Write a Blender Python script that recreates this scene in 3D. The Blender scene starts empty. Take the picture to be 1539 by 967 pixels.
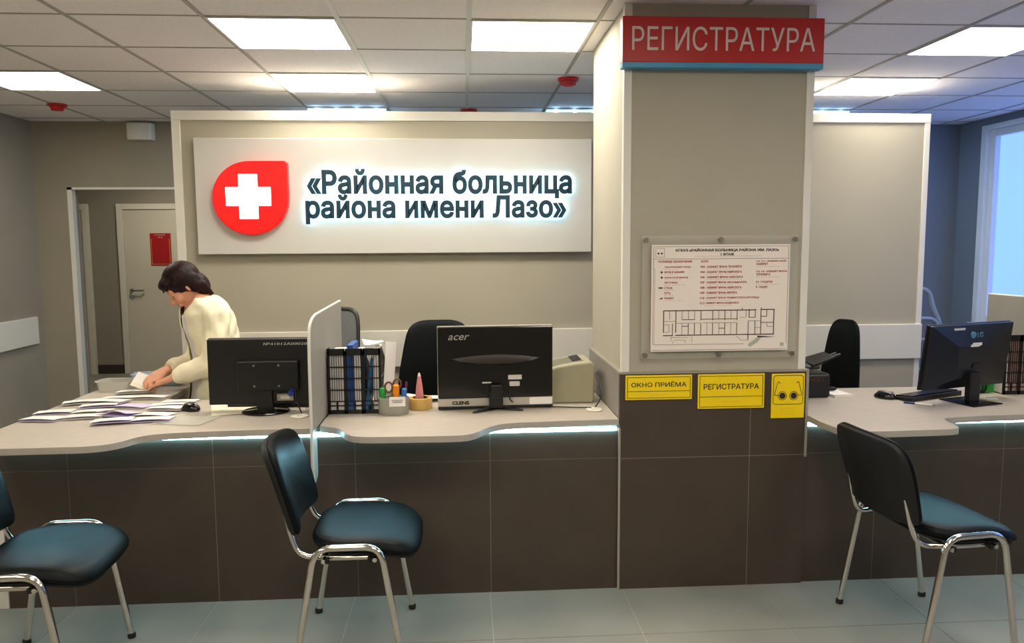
import bpy, bmesh, math, random
from mathutils import Vector, Matrix
from mathutils.geometry import delaunay_2d_cdt
random.seed(7)
SC = bpy.context.scene
COL = SC.collection
R = math.radians

# ------------------------------------------------------------------ camera, world, exposure
cam_d = bpy.data.cameras.new('camera'); cam = bpy.data.objects.new('camera', cam_d); COL.objects.link(cam)
cam_d.sensor_width = 36.0; cam_d.lens = 1150.0 / 1539.0 * 36.0; cam_d.clip_start = 0.05
YAW, PITCH, ROLL = 0.0626, 0.1019, -0.006
fw = Vector((math.sin(YAW) * math.cos(PITCH), math.cos(YAW) * math.cos(PITCH), -math.sin(PITCH)))
rt = Vector((math.cos(YAW), -math.sin(YAW), 0)); up = rt.cross(fw)
rt, up = math.cos(ROLL) * rt + math.sin(ROLL) * up, -math.sin(ROLL) * rt + math.cos(ROLL) * up
M = Matrix((rt, up, -fw)).transposed().to_4x4(); M.translation = (0, 0, 1.47)
cam.matrix_world = M
SC.camera = cam
SC.view_settings.view_transform = 'Standard'; SC.view_settings.look = 'None'
SC.view_settings.exposure = 0.2; SC.view_settings.gamma = 1.0
SC.view_settings.use_curve_mapping = False
PANEL_E = 20.0       # ceiling panels
PANEL_COL = (1.0, 0.93, 0.80)
WIN_E = 1.65        # daylight behind the blinds
LED_E = 30.0
w = bpy.data.worlds.new('world'); SC.world = w; w.use_nodes = True
w.node_tree.nodes['Background'].inputs[0].default_value = (0.75, 0.86, 1.0, 1)
w.node_tree.nodes['Background'].inputs[1].default_value = 0.3

# ------------------------------------------------------------------ materials
def lin(h):
    h = h.lstrip('#'); c = [int(h[i:i + 2], 16) / 255 for i in (0, 2, 4)]
    return tuple(x / 12.92 if x <= 0.04045 else ((x + 0.055) / 1.055) ** 2.4 for x in c) + (1,)
MATS = {}
def mat(name, col, rough=0.6, metal=0.0, var=0.0, scale=20.0, bump=0.0, bscale=None, emit=0.0, ecol=None,
        trans=0.0, alpha=1.0, spec=0.5, coat=0.0, stretch=None):
    if name in MATS: return MATS[name]
    m = bpy.data.materials.new(name); m.use_nodes = True
    nt = m.node_tree; b = nt.nodes['Principled BSDF']
    c = lin(col) if isinstance(col, str) else tuple(col) + (1,)
    b.inputs['Base Color'].default_value = c
    b.inputs['Roughness'].default_value = rough; b.inputs['Metallic'].default_value = metal
    b.inputs['Specular IOR Level'].default_value = spec
    b.inputs['Coat Weight'].default_value = coat
    b.inputs['Transmission Weight'].default_value = trans; b.inputs['Alpha'].default_value = alpha
    if emit:
        b.inputs['Emission Color'].default_value = (lin(ecol) if isinstance(ecol, str) else tuple(ecol) + (1,)) if ecol else c
        b.inputs['Emission Strength'].default_value = emit
    tc = nt.nodes.new('ShaderNodeTexCoord'); src = tc.outputs['Object']
    if stretch:
        mp = nt.nodes.new('ShaderNodeMapping'); mp.inputs['Scale'].default_value = stretch
        nt.links.new(src, mp.inputs['Vector']); src = mp.outputs['Vector']
    if var:
        n = nt.nodes.new('ShaderNodeTexNoise'); n.inputs['Scale'].default_value = scale; n.inputs['Detail'].default_value = 6
        nt.links.new(src, n.inputs['Vector'])
        r = nt.nodes.new('ShaderNodeValToRGB')
        r.color_ramp.elements[0].position = 0.3; r.color_ramp.elements[1].position = 0.7
        r.color_ramp.elements[0].color = tuple(x * (1 - var) for x in c[:3]) + (1,)
        r.color_ramp.elements[1].color = tuple(min(1, x * (1 + var)) for x in c[:3]) + (1,)
        nt.links.new(n.outputs['Fac'], r.inputs['Fac']); nt.links.new(r.outputs['Color'], b.inputs['Base Color'])
    if bump:
        n2 = nt.nodes.new('ShaderNodeTexNoise'); n2.inputs['Scale'].default_value = bscale or scale * 4; n2.inputs['Detail'].default_value = 4
        nt.links.new(src, n2.inputs['Vector'])
        bp = nt.nodes.new('ShaderNodeBump'); bp.inputs['Strength'].default_value = bump; bp.inputs['Distance'].default_value = 0.004
        nt.links.new(n2.outputs['Fac'], bp.inputs['Height']); nt.links.new(bp.outputs['Normal'], b.inputs['Normal'])
    MATS[name] = m; return m

paint = mat('taupe_paint', '#aaa391', 0.75, var=0.03, scale=3, bump=0.15, bscale=180)
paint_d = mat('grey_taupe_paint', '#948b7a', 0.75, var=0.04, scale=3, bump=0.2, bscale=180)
paint_shade = mat('paint_blue_shade', '#6e7683', 0.75, var=0.04, scale=3, bump=0.2, bscale=180)  # cool, dim tone of the window corner put into the wall colour
white_trim = mat('white_trim', '#dcd8cd', 0.5, var=0.02, scale=8)
rail_white = mat('rail_laminate', '#d9d4c7', 0.5, var=0.02, scale=5)
tile_brown = mat('brown_porcelain', '#43382f', 0.42, var=0.10, scale=6, bump=0.05, bscale=60)
grout_light = mat('pale_grout', '#7f766a', 0.85, var=0.06, scale=30)
grout_dark = mat('dark_grout', '#3b342e', 0.85, var=0.06, scale=30)
tile_floor = mat('grey_floor_porcelain', '#8c887e', 0.38, var=0.07, scale=5, bump=0.05, bscale=50)
grout_floor = mat('floor_grout', '#b3aca0', 0.85, var=0.05, scale=30)
ceil_tile = mat('mineral_tile', '#f0ebea', 0.9, var=0.04, scale=60, bump=0.4, bscale=160)
ceil_bar = mat('ceiling_grid_white', '#d9d8d4', 0.5, var=0.01, scale=20)
ceil_gap = mat('ceiling_grid_grey', '#a9a49d', 0.6, var=0.02, scale=20)
laminate = mat('worktop_laminate', '#b5aa9d', 0.42, var=0.07, scale=14, stretch=(1, 5, 5), bump=0.03, bscale=120)
lam_edge = mat('worktop_edge', '#aaa297', 0.5, var=0.03, scale=20)
part_lam = mat('partition_laminate', '#9f9c94', 0.45, var=0.03, scale=10)
black_pl = mat('black_plastic', '#0b0b0d', 0.42, var=0.1, scale=40, bump=0.05, bscale=300)
black_gl = mat('black_gloss_plastic', '#0d0b0c', 0.16, var=0.05, scale=40)
navy_pl = mat('navy_black_plastic', '#0c1018', 0.4, var=0.1, scale=30)
leather = mat('black_leatherette', '#0a0d0f', 0.44, var=0.12, scale=30, bump=0.12, bscale=260, spec=0.12)
chair_shell = mat('black_chair_shell', '#060606', 0.6, var=0.1, scale=30, bump=0.1, bscale=200)
chrome = mat('chrome', '#d6d2ca', 0.13, 1.0, var=0.03, scale=20)
steel = mat('brushed_steel', '#aaa69d', 0.3, 1.0, var=0.04, scale=40)
rubber = mat('black_rubber', '#111111', 0.8, var=0.1, scale=30)
door_mat = mat('door_laminate', '#cfc6b0', 0.5, var=0.02, scale=6)
door_fr = mat('door_frame_white', '#ddd6c4', 0.5, var=0.02, scale=6)
red_lac = mat('red_sign', '#b40e0b', 0.4, var=0.02, scale=10)
red_logo = mat('red_acrylic', '#e80c0c', 0.35, var=0.02, scale=10, emit=0.22, ecol='#ff0c04')
blue_band = mat('blue_band', '#3f8fb5', 0.4, var=0.02, scale=10)
sign_pale = mat('pale_sign_letters', '#d9c6bd', 0.5, var=0.02, scale=10)
panel_white = mat('sign_panel', '#c9c6be', 0.42, var=0.015, scale=6)
teal_dark = mat('teal_letter_face', '#16394a', 0.3, 0.0, var=0.2, scale=12)
glow_blue = mat('letter_backlight', '#ffffff', 0.5, var=0.01, emit=8.0, ecol=(0.42, 0.78, 1.0))
cross_white = mat('lit_cross', '#ffffff', 0.4, var=0.01, emit=1.3, ecol=(0.95, 0.98, 1.0))
panel_em = mat('lit_diffuser', '#ffffff', 0.5, var=0.005, emit=PANEL_E, ecol=PANEL_COL)
tube_em = mat('lit_tube', '#ffffff', 0.5, var=0.005, emit=18.0, ecol=(0.32, 0.62, 1.0))
led_em = mat('led_diffuser', '#eaffff', 0.5, var=0.005, emit=LED_E, ecol=(0.36, 0.80, 1.0))
blind_em = mat('daylit_blind', '#46525e', 0.8, var=0.02, scale=3, emit=WIN_E, ecol=(0.17, 0.335, 1.0))
pvc = mat('white_window_pvc', '#d9dde0', 0.35, var=0.01, scale=10)
yellow = mat('yellow_plate', '#f2d008', 0.4, var=0.02, scale=10)
ink = mat('dark_print', '#1c1510', 0.6, var=0.05, scale=40)
ink_red = mat('red_print', '#a03a34', 0.6, var=0.1, scale=80)
ink_grey = mat('pale_relief', '#b8a99b', 0.6, var=0.05, scale=40)
ink_yel = mat('yellow_relief', '#d8b208', 0.5, var=0.03, scale=40)
paper = mat('white_paper', '#f0ebe6', 0.8, var=0.02, scale=10)
paper_l = mat('lilac_paper', '#d3c6e6', 0.8, var=0.04, scale=12)
paper_c = mat('cream_paper', '#e8dfc6', 0.8, var=0.03, scale=20)
acrylic = mat('clear_acrylic', '#cfcabb', 0.08, var=0.01, scale=10, alpha=0.22)
clear_pl = mat('clear_plastic', '#d9d6cc', 0.15, var=0.01, scale=10, alpha=0.5)
mesh_grey = mat('grey_mesh_fabric', '#6c6f72', 0.8, var=0.15, scale=200)
beige_pl = mat('beige_plastic', '#a39e84', 0.5, var=0.03, scale=20)
beige_d = mat('dark_beige_plastic', '#6e6957', 0.6, var=0.03, scale=20)
blue_pl = mat('blue_folder', '#1d4f9c', 0.4, var=0.05, scale=20)
paleblue = mat('pale_blue_plastic', '#a8bccb', 0.5, var=0.03, scale=10)
orange = mat('orange_plastic', '#e88a0c', 0.4, var=0.03, scale=20)
brown_pl = mat('brown_handle', '#6a3a22', 0.4, var=0.05, scale=20)
green_pl = mat('green_plastic', '#1f9a3c', 0.4, var=0.05, scale=20)
pen_blue = mat('blue_plastic', '#2f6fb4', 0.4, var=0.05, scale=20)
plum = mat('plum_plastic', '#5a1f45', 0.4, var=0.05, scale=20)
pink = mat('pink_rubber', '#d98a8a', 0.5, var=0.04, scale=20)
tape_m = mat('tape_tan', '#c9a45c', 0.3, var=0.08, scale=40)
grey_cup = mat('grey_cup_plastic', '#9a988b', 0.5, var=0.04, scale=20)
silver = mat('silver_plastic', '#b9b3a7', 0.35, 0.2, var=0.04, scale=20)
sensor_red = mat('sensor_red', '#c00d12', 0.4, var=0.04, scale=20)
skin = mat('skin', '#d69a78', 0.5, var=0.05, scale=25, bump=0.03, bscale=200)
lip_m = mat('lip', '#a3574e', 0.5, var=0.03, scale=40)
hair_m = mat('dark_hair', '#1d0909', 0.5, var=0.4, scale=16, stretch=(1, 1, 0.3), bump=0.35, bscale=110, spec=0.18)
cream_cl = mat('cream_knit', '#ede4c4', 0.85, var=0.03, scale=20, bump=0.25, bscale=420)
white_cl = mat('white_cotton', '#dcd8d6', 0.85, var=0.03, scale=14, bump=0.15, bscale=200)
grey_cl = mat('grey_trousers', '#6d6c78', 0.85, var=0.05, scale=14)
gold = mat('gold_line', '#d79a3a', 0.4, 0.3, var=0.02, scale=20)
bed_grey = mat('grey_powder_coat', '#8d9aa6', 0.4, var=0.03, scale=20)
logo_blue = mat('blue_print', '#4f86a3', 0.4, var=0.03, scale=20)
label_pale = mat('pale_print', '#c9c5bd', 0.5, var=0.03, scale=40)
crescent_m = mat('smoky_gloss', '#2a231e', 0.35, var=0.1, scale=20)

# ------------------------------------------------------------------ mesh helpers
class MB:
    def __init__(s): s.bm = bmesh.new(); s.mi = 0
    def face(s, vs):
        try:
            f = s.bm.faces.new(vs); f.material_index = s.mi; return f
        except ValueError: return None
    def box(s, x0, x1, y0, y1, z0, z1):
        return s.hexa([(x0, y0, z0), (x1, y0, z0), (x1, y1, z0), (x0, y1, z0), (x0, y0, z1), (x1, y0, z1), (x1, y1, z1), (x0, y1, z1)])
    def hexa(s, p):
        v = [s.bm.verts.new(q) for q in p]
        for f in ((3, 2, 1, 0), (4, 5, 6, 7), (0, 1, 5, 4), (1, 2, 6, 5), (2, 3, 7, 6), (3, 0, 4, 7)): s.face([v[i] for i in f])
        return s
    def prism(s, poly, h0, h1, axis='z'):
        def P(a, b, h): return {'z': (a, b, h), 'y': (a, h, b), 'x': (h, a, b)}[axis]
        A = [s.bm.verts.new(P(a, b, h0)) for a, b in poly]; B = [s.bm.verts.new(P(a, b, h1)) for a, b in poly]
        n = len(poly); s.face(A[::-1]); s.face(B)
        for i in range(n): s.face([A[i], A[(i + 1) % n], B[(i + 1) % n], B[i]])
        return s
    def rings(s, rs, cap=True):
        L = [[s.bm.verts.new(p) for p in r] for r in rs]; n = len(L[0])
        for a, b in zip(L, L[1:]):
            for i in range(n): s.face([a[i], a[(i + 1) % n], b[(i + 1) % n], b[i]])
        if cap: s.face(L[0][::-1]); s.face(L[-1])
        return s
    def tube(s, path, r, n=10, rr=None):
        P = [Vector(p) for p in path]; rs = []; up_ = None
        for i, p in enumerate(P):
            t = ((P[min(i + 1, len(P) - 1)] - P[max(i - 1, 0)])).normalized()
            if up_ is None:
                a = Vector((0, 0, 1)) if abs(t.z) < 0.9 else Vector((1, 0, 0)); up_ = (a - t * a.dot(t)).normalized()
            else: up_ = (up_ - t * up_.dot(t)).normalized()
            sd = t.cross(up_); q = rr[i] if rr else r
            rs.append([p + q * (math.cos(2 * math.pi * k / n) * up_ + math.sin(2 * math.pi * k / n) * sd) for k in range(n)])
        return s.rings(rs)
    def lathe(s, prof, n=24, c=(0, 0, 0), sx=1, sy=1):
        return s.rings([[(c[0] + sx * r * math.cos(2 * math.pi * k / n), c[1] + sy * r * math.sin(2 * math.pi * k / n), c[2] + z) for k in range(n)] for r, z in prof])
    def ell(s, c, rad, rot=None, n=20, m=12):
        c = Vector(c); rs = []
        for j in range(1, m):
            a = math.pi * j / m; rs.append([])
            for k in range(n):
                b = 2 * math.pi * k / n
                v = Vector((rad[0] * math.sin(a) * math.cos(b), rad[1] * math.sin(a) * math.sin(b), -rad[2] * math.cos(a)))
                if rot is not None: v = rot @ v
                rs[-1].append(c + v)
        return s.rings(rs)
    def cushion(s, outl, prof, f):
        n = len(outl); rs = [[f(u * sc, v * sc, wz) for u, v in outl] for sc, wz in prof]
        return s.rings(rs)
    def xf(s, mtx): bmesh.ops.transform(s.bm, matrix=mtx, verts=s.bm.verts); return s
    def build(s, name, m, parent=None, smooth=False, bevel=0.0, seg=2, sub=0, label=None, angle=40, loc=None, rot=None):
        bmesh.ops.recalc_face_normals(s.bm, faces=s.bm.faces)
        me = bpy.data.meshes.new(name); s.bm.to_mesh(me); s.bm.free()
        ms = m if isinstance(m, (list, tuple)) else [m]
        for q in ms: me.materials.append(q)
        if smooth:
            for p in me.polygons: p.use_smooth = True
            me.set_sharp_from_angle(angle=R(angle))
        o = bpy.data.objects.new(name, me); COL.objects.link(o)
        if parent: o.parent = parent
        elif loc is None and me.vertices:   # origin at the base of the thing
            xs = [v.co for v in me.vertices]
            c = Vector(((min(v.x for v in xs) + max(v.x for v in xs)) / 2, (min(v.y for v in xs) + max(v.y for v in xs)) / 2, min(v.z for v in xs)))
            me.transform(Matrix.Translation(-c)); o.location = c
        if loc is not None: o.location = loc
        if rot is not None: o.rotation_euler = rot
        if bevel:
            b = o.modifiers.new('bevel', 'BEVEL'); b.width = bevel; b.segments = seg; b.limit_method = 'ANGLE'; b.angle_limit = R(35)
        if sub:
            b = o.modifiers.new('sub', 'SUBSURF'); b.levels = sub; b.render_levels = sub
        if label: o['label'] = label
        return o

def tag(o, label, cat, group=None):
    o['label'] = label; o['category'] = cat
    if group: o['group'] = group
    return o
def struct(o): o['kind'] = 'structure'; return o
def thing(name, label, cat, loc, rz=0, group=None):
    o = bpy.data.objects.new(name, None); COL.objects.link(o); o.location = loc; o.rotation_euler = (0, 0, rz); o.empty_display_size = 0.1
    return tag(o, label, cat, group)
def copy_tree(o, parent=None):
    c = o.copy(); COL.objects.link(c)
    if parent: c.parent = parent
    for ch in list(o.children): copy_tree(ch, c)
    return c
def fillet(P, r, n=6):
    P = [Vector(p) for p in P]; out = [P[0]]
    for i in range(1, len(P) - 1):
        a, b, c = P[i - 1], P[i], P[i + 1]
        d1 = (a - b); d2 = (c - b); t = min(r, d1.length * 0.49, d2.length * 0.49)
        p = b + d1.normalized() * t; q = b + d2.normalized() * t
        for k in range(n + 1):
            u = k / n; out.append((1 - u) ** 2 * p + 2 * u * (1 - u) * b + u * u * q)
    out.append(P[-1]); return out
def rrect(hx, hy, r, n=5):
    o = []
    for sx, sy, a0 in ((1, 1, 0), (-1, 1, 90), (-1, -1, 180), (1, -1, 270)):
        for k in range(n + 1):
            a = R(a0 + 90 * k / n); o.append((sx * (hx - r) + r * math.cos(a), sy * (hy - r) + r * math.sin(a)))
    return o
def chaikin(P, it=2):
    P = [tuple(p) for p in P]
    for _ in range(it):
        Q = [P[0]]
        for a, b in zip(P, P[1:]):
            Q.append((a[0] * .75 + b[0] * .25, a[1] * .75 + b[1] * .25)); Q.append((a[0] * .25 + b[0] * .75, a[1] * .25 + b[1] * .75))
        Q.append(P[-1]); P = Q
    return P
def glyph_mesh(body, spacing=1.0, bold=0.0):
    """outline of the lettering, filled by winding number -> (verts, triangles, boundary edges)"""
    cu = bpy.data.curves.new('t', 'FONT'); cu.body = body; cu.size = 1.0; cu.fill_mode = 'NONE'
    cu.resolution_u = 3; cu.space_character = spacing
    o = bpy.data.objects.new('t', cu); COL.objects.link(o); bpy.context.view_layer.update()
    me = bpy.data.meshes.new_from_object(o.evaluated_get(bpy.context.evaluated_depsgraph_get()))
    bpy.data.objects.remove(o)
    nb = {}
    for e in me.edges:
        p, q = e.vertices; nb.setdefault(p, []).append(q); nb.setdefault(q, []).append(p)
    loops, seen = [], set()
    for s_ in sorted(nb):
        if s_ in seen: continue
        L = [s_]; seen.add(s_)
        while True:
            c = [q for q in nb[L[-1]] if q not in seen]
            if not c: break
            c = min(c, key=lambda q: abs(q - L[-1])); L.append(c); seen.add(c)
        loops.append(L)
    ca, sa = math.cos(.0137), math.sin(.0137)
    P = [Vector((v.co.x * ca - v.co.y * sa, v.co.x * sa + v.co.y * ca)) for v in me.vertices]
    bpy.data.meshes.remove(me)
    V, _, F, *_r = delaunay_2d_cdt(P, [], loops, 0, 1e-6)
    bbs = [(min(P[i].x for i in L), max(P[i].x for i in L), min(P[i].y for i in L), max(P[i].y for i in L)) for L in loops]
    keep = []
    for f in F:
        c = (V[f[0]] + V[f[1]] + V[f[2]]) / 3; wn = 0
        for L, bb in zip(loops, bbs):
            if not (bb[0] <= c.x <= bb[1] and bb[2] <= c.y <= bb[3]): continue
            for k in range(len(L)):
                p, q = P[L[k - 1]], P[L[k]]
                if (p.y <= c.y) != (q.y <= c.y):
                    cr = (q.x - p.x) * (c.y - p.y) - (c.x - p.x) * (q.y - p.y)
                    if q.y > p.y and cr > 0: wn += 1
                    elif q.y < p.y and cr < 0: wn -= 1
        if wn: keep.append(list(f))
    ed = {}
    for f in keep:
        for k in range(len(f)): ed[(f[k], f[(k + 1) % len(f)])] = 1
    bd = [e for e in ed if (e[1], e[0]) not in ed]
    if bold:
        nr = {}
        for p, q in bd:
            d = (V[q] - V[p]); n = Vector((d.y, -d.x))
            if n.length > 1e-9:
                n.normalize()
                for k in (p, q): nr.setdefault(k, []).append(n)
        for k, ns in nr.items():
            n = sum(ns, Vector((0, 0)))
            if n.length > 1e-6: V[k] = V[k] + n.normalized() * bold / max(.5, n.length / len(ns))
    V = [Vector((v.x * ca + v.y * sa, -v.x * sa + v.y * ca)) for v in V]
    return V, keep, bd
def text_into(mb, body, cx, cz, w_, h=None, y=0.0, depth=0.001, bold=0.0, align='c', spacing=1.0, shear=0.0):
    """adds flat lettering reading along +x, facing -y, its front at y, its back at y+depth"""
    V, F, bd = glyph_mesh(body, spacing, bold)
    used = sorted({i for f in F for i in f})
    x0, x1 = min(V[i].x for i in used), max(V[i].x for i in used); y0, y1 = min(V[i].y for i in used), max(V[i].y for i in used)
    sx = w_ / (x1 - x0); sy = h / (y1 - y0) if h else sx
    ox = {'c': cx - w_ / 2, 'l': cx}[align]; A, B = {}, {}
    for i in used:
        Z = cz + (V[i].y - (y0 + y1) / 2) * sy; X = ox + (V[i].x - x0) * sx + shear * (Z - cz)
        A[i] = mb.bm.verts.new((X, y, Z)); B[i] = mb.bm.verts.new((X, y + depth, Z))
    for f in F: mb.face([A[i] for i in f]); mb.face([B[i] for i in f[::-1]])
    for p, q in bd: mb.face([A[q], A[p], B[p], B[q]])
    return mb

# ------------------------------------------------------------------ room shell
CZ = 2.415; YB = 3.107
XL, XR, YBK = -3.27, 4.08, 6.15
PX, PY, X0, Y0 = 0.551, 0.5275, 0.0356, 3.348
def build_floor():
    m = MB(); m.mi = 1; m.box(-5.2, 4.4, -2.6, 9.3, -0.08, -0.002); m.mi = 0
    p = 0.565; g = 0.0018
    xs = [0.66 + p * (i - 11) for i in range(19)]
    for j in range(-10, 12):
        y1 = 3.28 + (j - 0) * p; y0 = y1 - p
        for i, x in enumerate(xs[:-1]):
            if y0 < -2.6 or y1 > 9.3: continue
            m.box(x + g, x + p - g, y0 + g, y1 - g, -0.003, 0.0)
    return struct(m.build('floor', [tile_floor, grout_floor], loc=(0, 0, 0)))
build_floor()
def build_ceiling():
    m = MB(); m.box(-5.2, 4.4, -2.6, 9.3, CZ, CZ + 0.1)
    for k in range(-10, 9):
        x = X0 + k * PX
        if x < XL - 1.9 or x > XR: continue
        m.mi = 1 if k in (-1, 0) else 2
        hw = 0.011 if k in (-1, 0) else 0.009
        m.box(x - hw, x + hw, -2.5, YBK, CZ - 0.004, CZ + 0.002)
    m.mi = 2
    for j in range(-11, 6):
        y = Y0 + j * PY; m.box(XL, XR, y - 0.005, y + 0.005, CZ - 0.003, CZ + 0.002)
    return struct(m.build('ceiling', [ceil_tile, ceil_bar, ceil_gap], loc=(0, 0, 0)))
build_ceiling()
struct(MB().box(XL - 0.12, XL, -2.5, YBK, 0, CZ).build('wall_left', paint_d))
def build_back():
    m = MB(); m.box(XL - 0.12, -3.0, YBK, YBK + 0.10, 0, CZ); m.box(-3.0, -1.75, YBK, YBK + 0.10, 1.905, CZ); m.box(-1.75, 2.7, YBK, YBK + 0.10, 0, CZ)
    struct(MB().box(2.7, XR + 0.3, YBK, YBK + 0.10, 0, CZ).build('wall_back_right', paint_shade))  # right part of the back wall, blue shade put into its colour
    o = struct(m.build('wall_back', paint_d))
    m = MB()
    m.box(-3.03, -2.994, YBK - 0.006, YBK, 0, 1.918); m.box(-3.0, -2.994, YBK, YBK + 0.05, 0, 1.905)
    m.box(-3.03, -1.72, YBK - 0.006, YBK, 1.9, 1.918)
    struct(m.build('trim_1', white_trim))
build_back()
# corridor behind the doorway
struct(MB().box(-5.1, -0.8, 9.0, 9.12, 0, CZ).build('wall_corridor', paint_d))
struct(MB().box(-5.2, -5.1, YBK + 0.10, 9.12, 0, CZ).build('wall_corridor_left', paint_d))
struct(MB().box(-0.9, -0.8, YBK + 0.10, 9.0, 0, CZ).build('wall_corridor_right', paint_d))
dark_base = mat('dark_skirting', '#3a2f28', 0.6, var=0.05, scale=20)
struct(MB().box(-4.21, -3.905, 8.985, 9.0, 0, 0.105).build('baseboard_corridor', dark_base, bevel=0.003))
struct(MB().box(-5.2, 4.4, -2.62, -2.5, 0, CZ).build('wall_front', paint))
# right wall with the daylit windows
WZ0, WZ1 = 0.82, 2.33
def build_right():
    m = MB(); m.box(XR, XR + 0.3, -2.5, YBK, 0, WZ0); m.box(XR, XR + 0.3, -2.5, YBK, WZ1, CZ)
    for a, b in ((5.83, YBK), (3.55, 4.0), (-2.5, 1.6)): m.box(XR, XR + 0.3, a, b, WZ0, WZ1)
    struct(m.build('wall_right', paint_shade))
build_right()
for n, (a, b) in enumerate(((4.0, 5.83), (1.6, 3.55))):
    root = struct(MB().box(XR + 0.08, XR + 0.09, a, b, WZ0, WZ1).build('window_%d' % (n + 1), blind_em))
    c = root.location
    fm = MB()
    for q in ((a, a + .06), (b - .06, b)): fm.box(XR + .03, XR + .075, q[0], q[1], WZ0, WZ1)
    for q in ((WZ0, WZ0 + .06), (WZ1 - .06, WZ1)): fm.box(XR + .03, XR + .075, a + .06, b - .06, q[0], q[1])
    fm.box(XR + .03, XR + .075, (a + b) / 2 - .035, (a + b) / 2 + .035, WZ0 + .06, WZ1 - .06)
    fm.xf(Matrix.Translation(-c)).build('window_frame', pvc, root, bevel=0.004)
    MB().box(XR - .06, XR + .12, a - .03, b + .03, WZ0 - .025, WZ0).xf(Matrix.Translation(-c)).build('window_sill', pvc, root, bevel=0.004)
    tm = MB()
    tm.box(XR - .008, XR + .11, b - .006, b + .05, WZ0, WZ1 + .03); tm.box(XR - .008, XR + .11, a - .05, a + .006, WZ0, WZ1 + .03); tm.box(XR - .008, XR + .11, a + .006, b - .006, WZ1 - .006, WZ1 + .03)
    tm.xf(Matrix.Translation(-c)).build('reveal_trim', pvc, root)
# bumper rail on the left wall
struct(MB().box(XL, XL + 0.03, -2.4, YBK - 0.13, 0.73, 0.935).build('trim_2', rail_white, bevel=0.004))
# feature wall with white edge trims and bumper rail
FY = 4.6
FX0, FX1, FT = -1.66, 2.85, 2.235
struct(MB().box(FX0, FX1, FY, FY + 0.16, 0, FT).build('wall_middle', paint))
m = MB(); m.box(FX0 - .004, FX0 + .045, FY - .008, FY + .165, 0, FT); m.box(FX1 - .03, FX1 + .004, FY - .008, FY + .165, 0, FT)
m.box(FX0 - .004, FX1 + .004, FY - .010, FY + .165, FT - .05, FT + .004)
struct(m.build('trim_3', white_trim, bevel=0.003))
struct(MB().box(FX0 + .045, FX1 - .002, FY - 0.03, FY, 0.737, 0.955).build('trim_4', rail_white, bevel=0.004))

# pillar
P0, P1, PYB = 0.655, 1.425, 3.86
pil = struct(MB().box(P0, P1, YB + .002, PYB, 0, CZ).build('pillar', paint)); pc = pil.location
def loc_(mb): return mb.xf(Matrix.Translation(-pc))
m = MB()
for x0, x1 in ((P0 - .006, P0 + .026), (P1 - .026, P1 + .006)):
    m.box(x0, x1, YB - .004, YB + .03, .935, CZ)
loc_(m).build('corner_trim', white_trim, pil, bevel=0.002)
m = MB(); D = 0.014
m.mi = 1; m.box(P0 - .012, P1 + .012, YB - .0112, PYB, 0, .93); m.mi = 0
for z0, z1 in ((0, .568), (.571, .93)):
    for x0, x1 in ((P0 - D, 1.196), (1.199, P1 + D)): m.box(x0, x1, YB - .012, YB, z0, z1)
    m.box(P1 + .012, P1 + D + .002, YB, PYB, z0, z1)
mside = MB(); mside.box(P0 - D - .002, P0 - .0122, YB + .001, PYB, .741, .927)
loc_(mside).build('side_panel', mat('grey_upstand', '#8f8880', .5, var=.03, scale=12), pil)
loc_(m).build('tile_cladding', [tile_brown, grout_light], pil)
m = MB(); m.box(P0 - .018, P1 + .018, YB - .013, YB + .012, .927, .936); m.box(P1 + .009, P1 + .02, YB - .0135, YB - .004, .56, .936)
m.box(P0 - .018, P0, YB + .012, PYB, .927, .936)
m.box(P0 - .019, P0 - .010, YB - .014, YB - .006, 0, .70)
loc_(m).build('tile_edge_profile', mat('tile_profile', '#a49d92', .4, .3, var=.03), pil)

# ------------------------------------------------------------------ ceiling lights
def ceiling_light(k, j, label):
    x0, y0 = X0 + k * PX, Y0 + j * PY
    t = thing('ceiling_light', label, 'ceiling light', (x0 + PX / 2, y0 + PY / 2, CZ), 0, 'square light panels in the ceiling grid')
    hx, hy = PX / 2 - .004, PY / 2 - .004; e = .013
    m = MB(); m.box(-hx, hx, -hy, -hy + e, -.007, -.0005); m.box(-hx, hx, hy - e, hy, -.007, -.0005)
    m.box(-hx, -hx + e, -hy + e, hy - e, -.007, -.0005); m.box(hx - e, hx, -hy + e, hy - e, -.007, -.0005)
    m.build('frame', ceil_bar, t)
    MB().box(-hx + e, hx - e, -hy + e, hy - e, -.006, -.0008).build('diffuser', panel_em, t)
for k, j, lb in ((-2, 0, 'square lit panel highest in the picture on the left, above the logo sign'),
                 (-2, 2, 'square lit panel just in front of the top of the logo wall'),
                 (0, 0, 'square lit panel right beside the left face of the pillar top'),
                 (-5, 2, 'square lit panel at the far left of the ceiling near the left wall'),
                 (4, 0, 'square lit panel at the far right of the ceiling, the nearer of two'),
                 (4, 2, 'square lit panel right of the pillar, the farther of two')):
    ceiling_light(k, j, lb)
for k in (-5, -2, 1, 4):
    for j in (-4, -8): ceiling_light(k, j, 'square lit panel in the ceiling above the waiting side')
ceiling_light(-6.2, 8.2, 'unseen lit panel added in the corridor ceiling')  # out of view, added to brighten the corridor doors
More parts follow.
